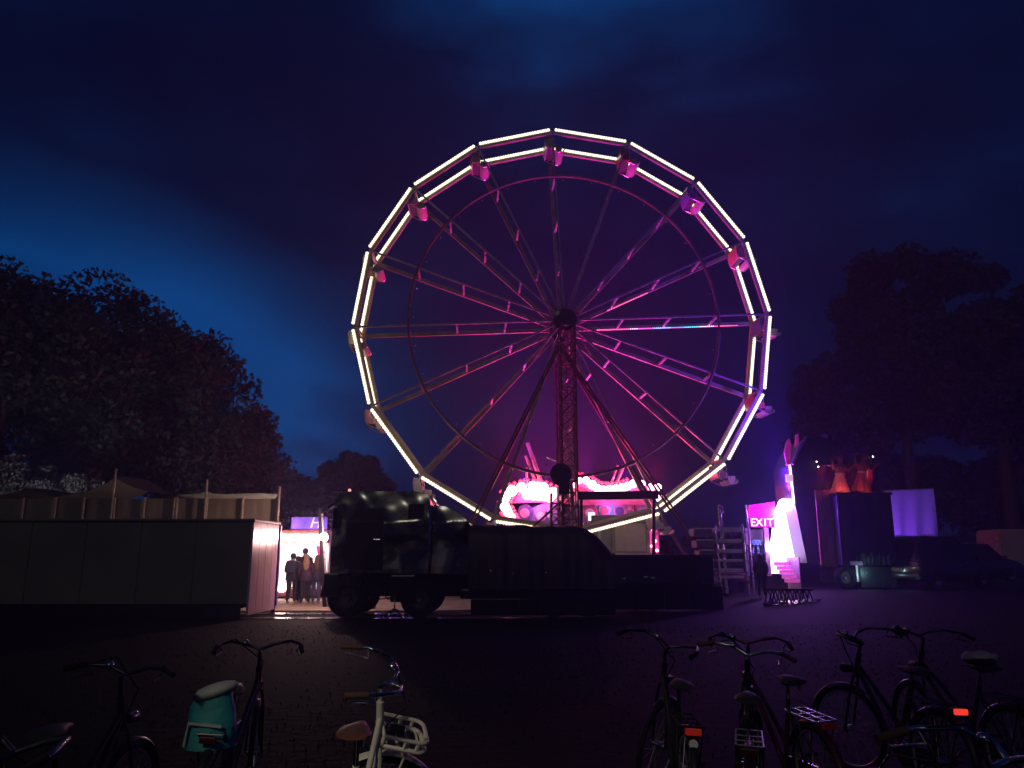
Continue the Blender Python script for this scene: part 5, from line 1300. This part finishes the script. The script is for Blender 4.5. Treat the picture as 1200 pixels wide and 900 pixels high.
    for s in (-1, 1):
        q = side(s); B(MB().tube([q[-1] + (q[-2] - q[-1]).normalized() * .11, q[-1] - (q[-2] - q[-1]).normalized() * .015], .017, 8), 'grip', grip_m if chrome else M['black'], 60, hb_o, True)
        g = q[-2]; B(MB().tube([g, g + Vector((.02, -.03 * s, -.05)), g + Vector((-.11, .0, -.06))], .006, 6), 'brake_lever', cm, 60, hb_o, True)
    B(MB().ball(c0 + Vector((.0, .11, .05)), .026, 10, 6, (1, 1, .8)), 'bell', M['chrome'], 60, hb_o, True)
    B(MB().tube([side(1)[-2], side(1)[-2] + Vector((.14, -.1, .03)), c0 + Vector((.12, -.02, -.1)), hb], .005, 6), 'brake_cable', M['black'], 60, steered=True)
    B(MB().lathe([(0, -.05), (.03, -.045), (.038, .03), (.034, .04), (0, .042)], 12, tuple(hb + Vector((.09, 0, .03))), 'x'), 'headlamp', M['black_gloss'], 40, steered=True)
    # saddle
    sd = MB(); z = .97 if front_rack else .93; secs = [(-.15, .075, .02), (-.08, .085, .035), (.0, .06, .03), (.08, .028, .022), (.13, .018, .012)]; vs = []; n = 10
    for x, w_, h_ in secs:
        for i in range(n): a = 2 * PI * i / n; vs.append((st.x - .02 + x, w_ * math.cos(a), z + h_ * math.sin(a)))
    sd._add(vs, [(j * n + i, j * n + (i + 1) % n, (j + 1) * n + (i + 1) % n, (j + 1) * n + i) for j in range(4) for i in range(n)] + [tuple(range(n)), tuple(4 * n + i for i in range(n))])
    s_o = B(sd, 'saddle', saddle, 60)
    for s in (-1, 1): B(MB().tube([(st.x - .12, .04 * s, z - .02), (st.x - .12, .04 * s, z - .06)], .012, 6), 'saddle_spring', M['chrome'], 50, s_o)
    B(MB().tube([st, (st.x - .03, 0, z - .02)], .013, 8), 'seat_post', M['chrome'], 60)
    # cranks, chain case, stand
    B(MB().lathe([(0, -.062), (.085, -.062), (.085, -.05), (0, -.05)], 24, tuple(bb), 'y'), 'chainring', M['dark_steel'], 40)
    B(MB().prism([(RX - .05, RW - .04), (bb.x + .1, bb.z - .07), (bb.x + .1, bb.z + .07), (RX - .05, RW + .05)], -.085, -.066), 'chain_case', M['black_gloss'])
    for s in (-1, 1):
        c = B(MB().tube([bb + Vector((0, .07 * s, 0)), bb + Vector((.11 * s, .09 * s, -.13 * s))], .010, 6), 'crank', M['chrome'])
        B(MB().cbox(bb + Vector((.11 * s, .14 * s, -.13 * s)), (.09, .09, .022)), 'pedal', M['black'], None, c)
    B(MB().tube([(RX + .12, .06, .30), (RX + .2, .20, .02)], .010, 6), 'kickstand', M['chrome'])
    if rear_rack:
        rk = MB(); zr = .745
        for y in (-.075, 0, .075): rk.tube([(RX + .22, y, zr), (RX - .20, y, zr)], .0065, 6)
        for x in (.22, .05, -.08, -.20): rk.tube([(RX + x, -.075, zr), (RX + x, .075, zr)], .0065, 6)
        for s in (-1, 1):
            for x in (-.16, .04): rk.tube([(RX + x, .075 * s, zr), (RX, .065 * s, RW)], .0065, 6)
        rk_o = B(rk, 'rear_rack', rack_m, 50)
        B(MB().bbox((RX - .235, -.05, zr - .045), (RX - .21, .05, zr - .005), .008), 'tail_light', tail or M['shaded_reflector'], None, rk_o)
        if white_dot: B(MB().lathe([(0, -.006), (.028, -.006), (.028, .006), (0, .006)], 14, (RX - .225, .0, zr - .095), 'x'), 'round_reflector', refl_w, 40, rk_o)
    if front_rack:
        rk = MB(); zr = .80; x0, x1, wy = hb.x + .0, hb.x + .26, .125
        def loop(z):
            P = [(x0, -wy, z)]
            for cx, cy, a0 in ((x1 - .05, -wy + .05, -90), (x1 - .05, wy - .05, 0)):
                P += [(cx + .05 * math.cos(R(a0 + 22.5 * q)), cy + .05 * math.sin(R(a0 + 22.5 * q)), z) for q in range(5)]
            return P + [(x0, wy, z)]
        rk.tube(loop(zr), .014, 8, closed=True); rk.tube(loop(zr + .055), .012, 8, closed=True)
        for i in range(4): rk.tube([(x0 + .065 * (i + .5), -wy, zr), (x0 + .065 * (i + .5), wy, zr)], .008, 6)
        for x, y in ((x0, -wy), (x0, wy), (x1 - .06, -wy), (x1 - .06, wy), (x1, 0), ((x0 + x1) / 2, -wy), ((x0 + x1) / 2, wy)): rk.tube([(x, y, zr), (x, y, zr + .055)], .011, 6)
        for s in (-1, 1): rk.tube([(x1 - .1, .1 * s, zr), (FX, .07 * s, RW)], .008, 6)
        B(rk, 'front_rack', front_rack, 60, steered=True)
    return t
def bikes():
    bike('white bicycle with a square front carrier and its handlebar turned sideways', (-.715, 3.90, 0), 90, white_paint, steer=75, lean=2, front_rack=white_paint, rear_rack=False, saddle=saddle_br, fender=white_paint, chrome=M['chrome'])
    bike('dark bicycle with a teal bag over its carrier, left foreground', (-1.76, 5.20, 0), 95, black_paint, steer=-10, lean=4)
    bike('black bicycle with a thin straight handlebar at far left', (-2.12, 4.05, 0), 90, black_paint, steer=4, bar='flat', lean=1)
    bike('nearest dark bicycle in the bottom left corner, only its bar in view', (-1.62, 2.36, 0), 88, blue_paint, steer=12, lean=-3)
    bike('black bicycle with red tail lamp and round clear reflector below it', (1.02, 5.40, 0), 88, black_paint, steer=35, lean=3, tail=tail_dim, white_dot=True, rear_rack=True, rack_m=M['black'])
    bike('dark blue bicycle with wide chrome handlebar, right of the round reflector', (1.38, 4.92, 0), 74, blue_paint, steer=14, lean=2, bar='flat', fender=black_paint, chrome=M['chrome'])
    bike('dark red bicycle with a bright chrome rear rack', (1.82, 5.55, 0), 97, red_paint, steer=20, lean=-4, rack_m=M['chrome'], tail=reflector)
    bike('black bicycle with glowing red tail lamp at far right', (2.72, 5.95, 0), 100, black_paint, steer=-22, lean=3, tail=tail_lit)
    bike('black bicycle under the pale saddle cover at far right', (3.33, 6.10, 0), 100, black_paint, steer=10, lean=0)
    bike('nearest dark bicycle at bottom right, thick pale handlebar in view', (1.18, 2.66, 0), 4, black_paint, steer=-6, lean=2, chrome=M['chrome'])
    # teal bag on the left bike
    c = at(246, 848, 4.66)
    t = thing('teal_bag', (c.x, 4.66, c.z), 'crumpled teal bag with pale top hung on the left dark bicycle', 'bag')
    teal = mat('teal_nylon', (.02, .26, .30), .55, 0, .25, 6, bump=.5, bscale=10); pale = mat('pale_bag_flap', (.42, .46, .42), .6, 0, .15, 8)
    vs = []; n, m_ = 14, 7
    for j in range(m_ + 1):
        f = j / m_; z = -.12 + .30 * f; w_, d_ = .145 - .05 * f ** 2, .11 - .05 * f
        for i in range(n):
            a = 2 * PI * i / n; r_ = 1 + .07 * math.sin(3 * a + 5 * f) + .05 * math.sin(7 * a + 11 * f); vs.append((w_ * r_ * math.cos(a) + .02 * f, d_ * r_ * math.sin(a), z))
    fs = [(j * n + i, j * n + (i + 1) % n, (j + 1) * n + (i + 1) % n, (j + 1) * n + i) for j in range(m_) for i in range(n)] + [tuple(range(n))]
    MB()._add(vs, fs).build('bag_body', teal, t, 60, world=False)
    b = MB().ball((.02, 0, .17), .125, 14, 7, (1, .8, .35)); b.v = [Vector((p.x, p.y, p.z + .25 * p.x)) for p in b.v]; b.build('flap', pale, t, 60, world=False)
    MB().tube([(-.10, -.09, -.10), (-.08, -.10, .02), (.1, -.09, .0)], .010, 6).build('strap', pale, t, 60, world=False)
    # pale saddle cover
    c = at(1148, 770, 5.86)
    t = thing('saddle_cover', c, 'pale plastic cover over a saddle at far right', 'saddle cover')
    b = MB().ball((0, 0, 0), .10, 14, 8, (1.3, .8, .4)); b.v = [p + Vector((0, 0, .012 * math.sin(p.x * 60))) for p in b.v]; b.build('cover', mat('pale_plastic', (.36, .32, .34), .5), t, 60, world=False)
    MB().lathe([(.095, -.045), (.10, -.02), (.09, .0)], 18).build('elastic_hem', M['black'], t, 50, world=False)
bikes()

# ------------------------------------------------------------------ haze
if HAZE_DENSITY > 0:
    o = MB().box((-60, -4, -1), (70, 108, 26)).build('haze', [])  # volume added to carry the coloured glow around the lights
    m = bpy.data.materials.new('glow_haze'); m.use_nodes = True; nt = m.node_tree; nt.nodes.clear()
    v = nt.nodes.new('ShaderNodeVolumePrincipled'); v.inputs['Color'].default_value = (.54, .48, 1.0, 1); v.inputs['Density'].default_value = HAZE_DENSITY; v.inputs['Anisotropy'].default_value = .45
    out = nt.nodes.new('ShaderNodeOutputMaterial'); nt.links.new(v.outputs[0], out.inputs['Volume']); o.data.materials.append(m)
    tag(o, 'thin haze added for the coloured glow over the fairground', kind='stuff')
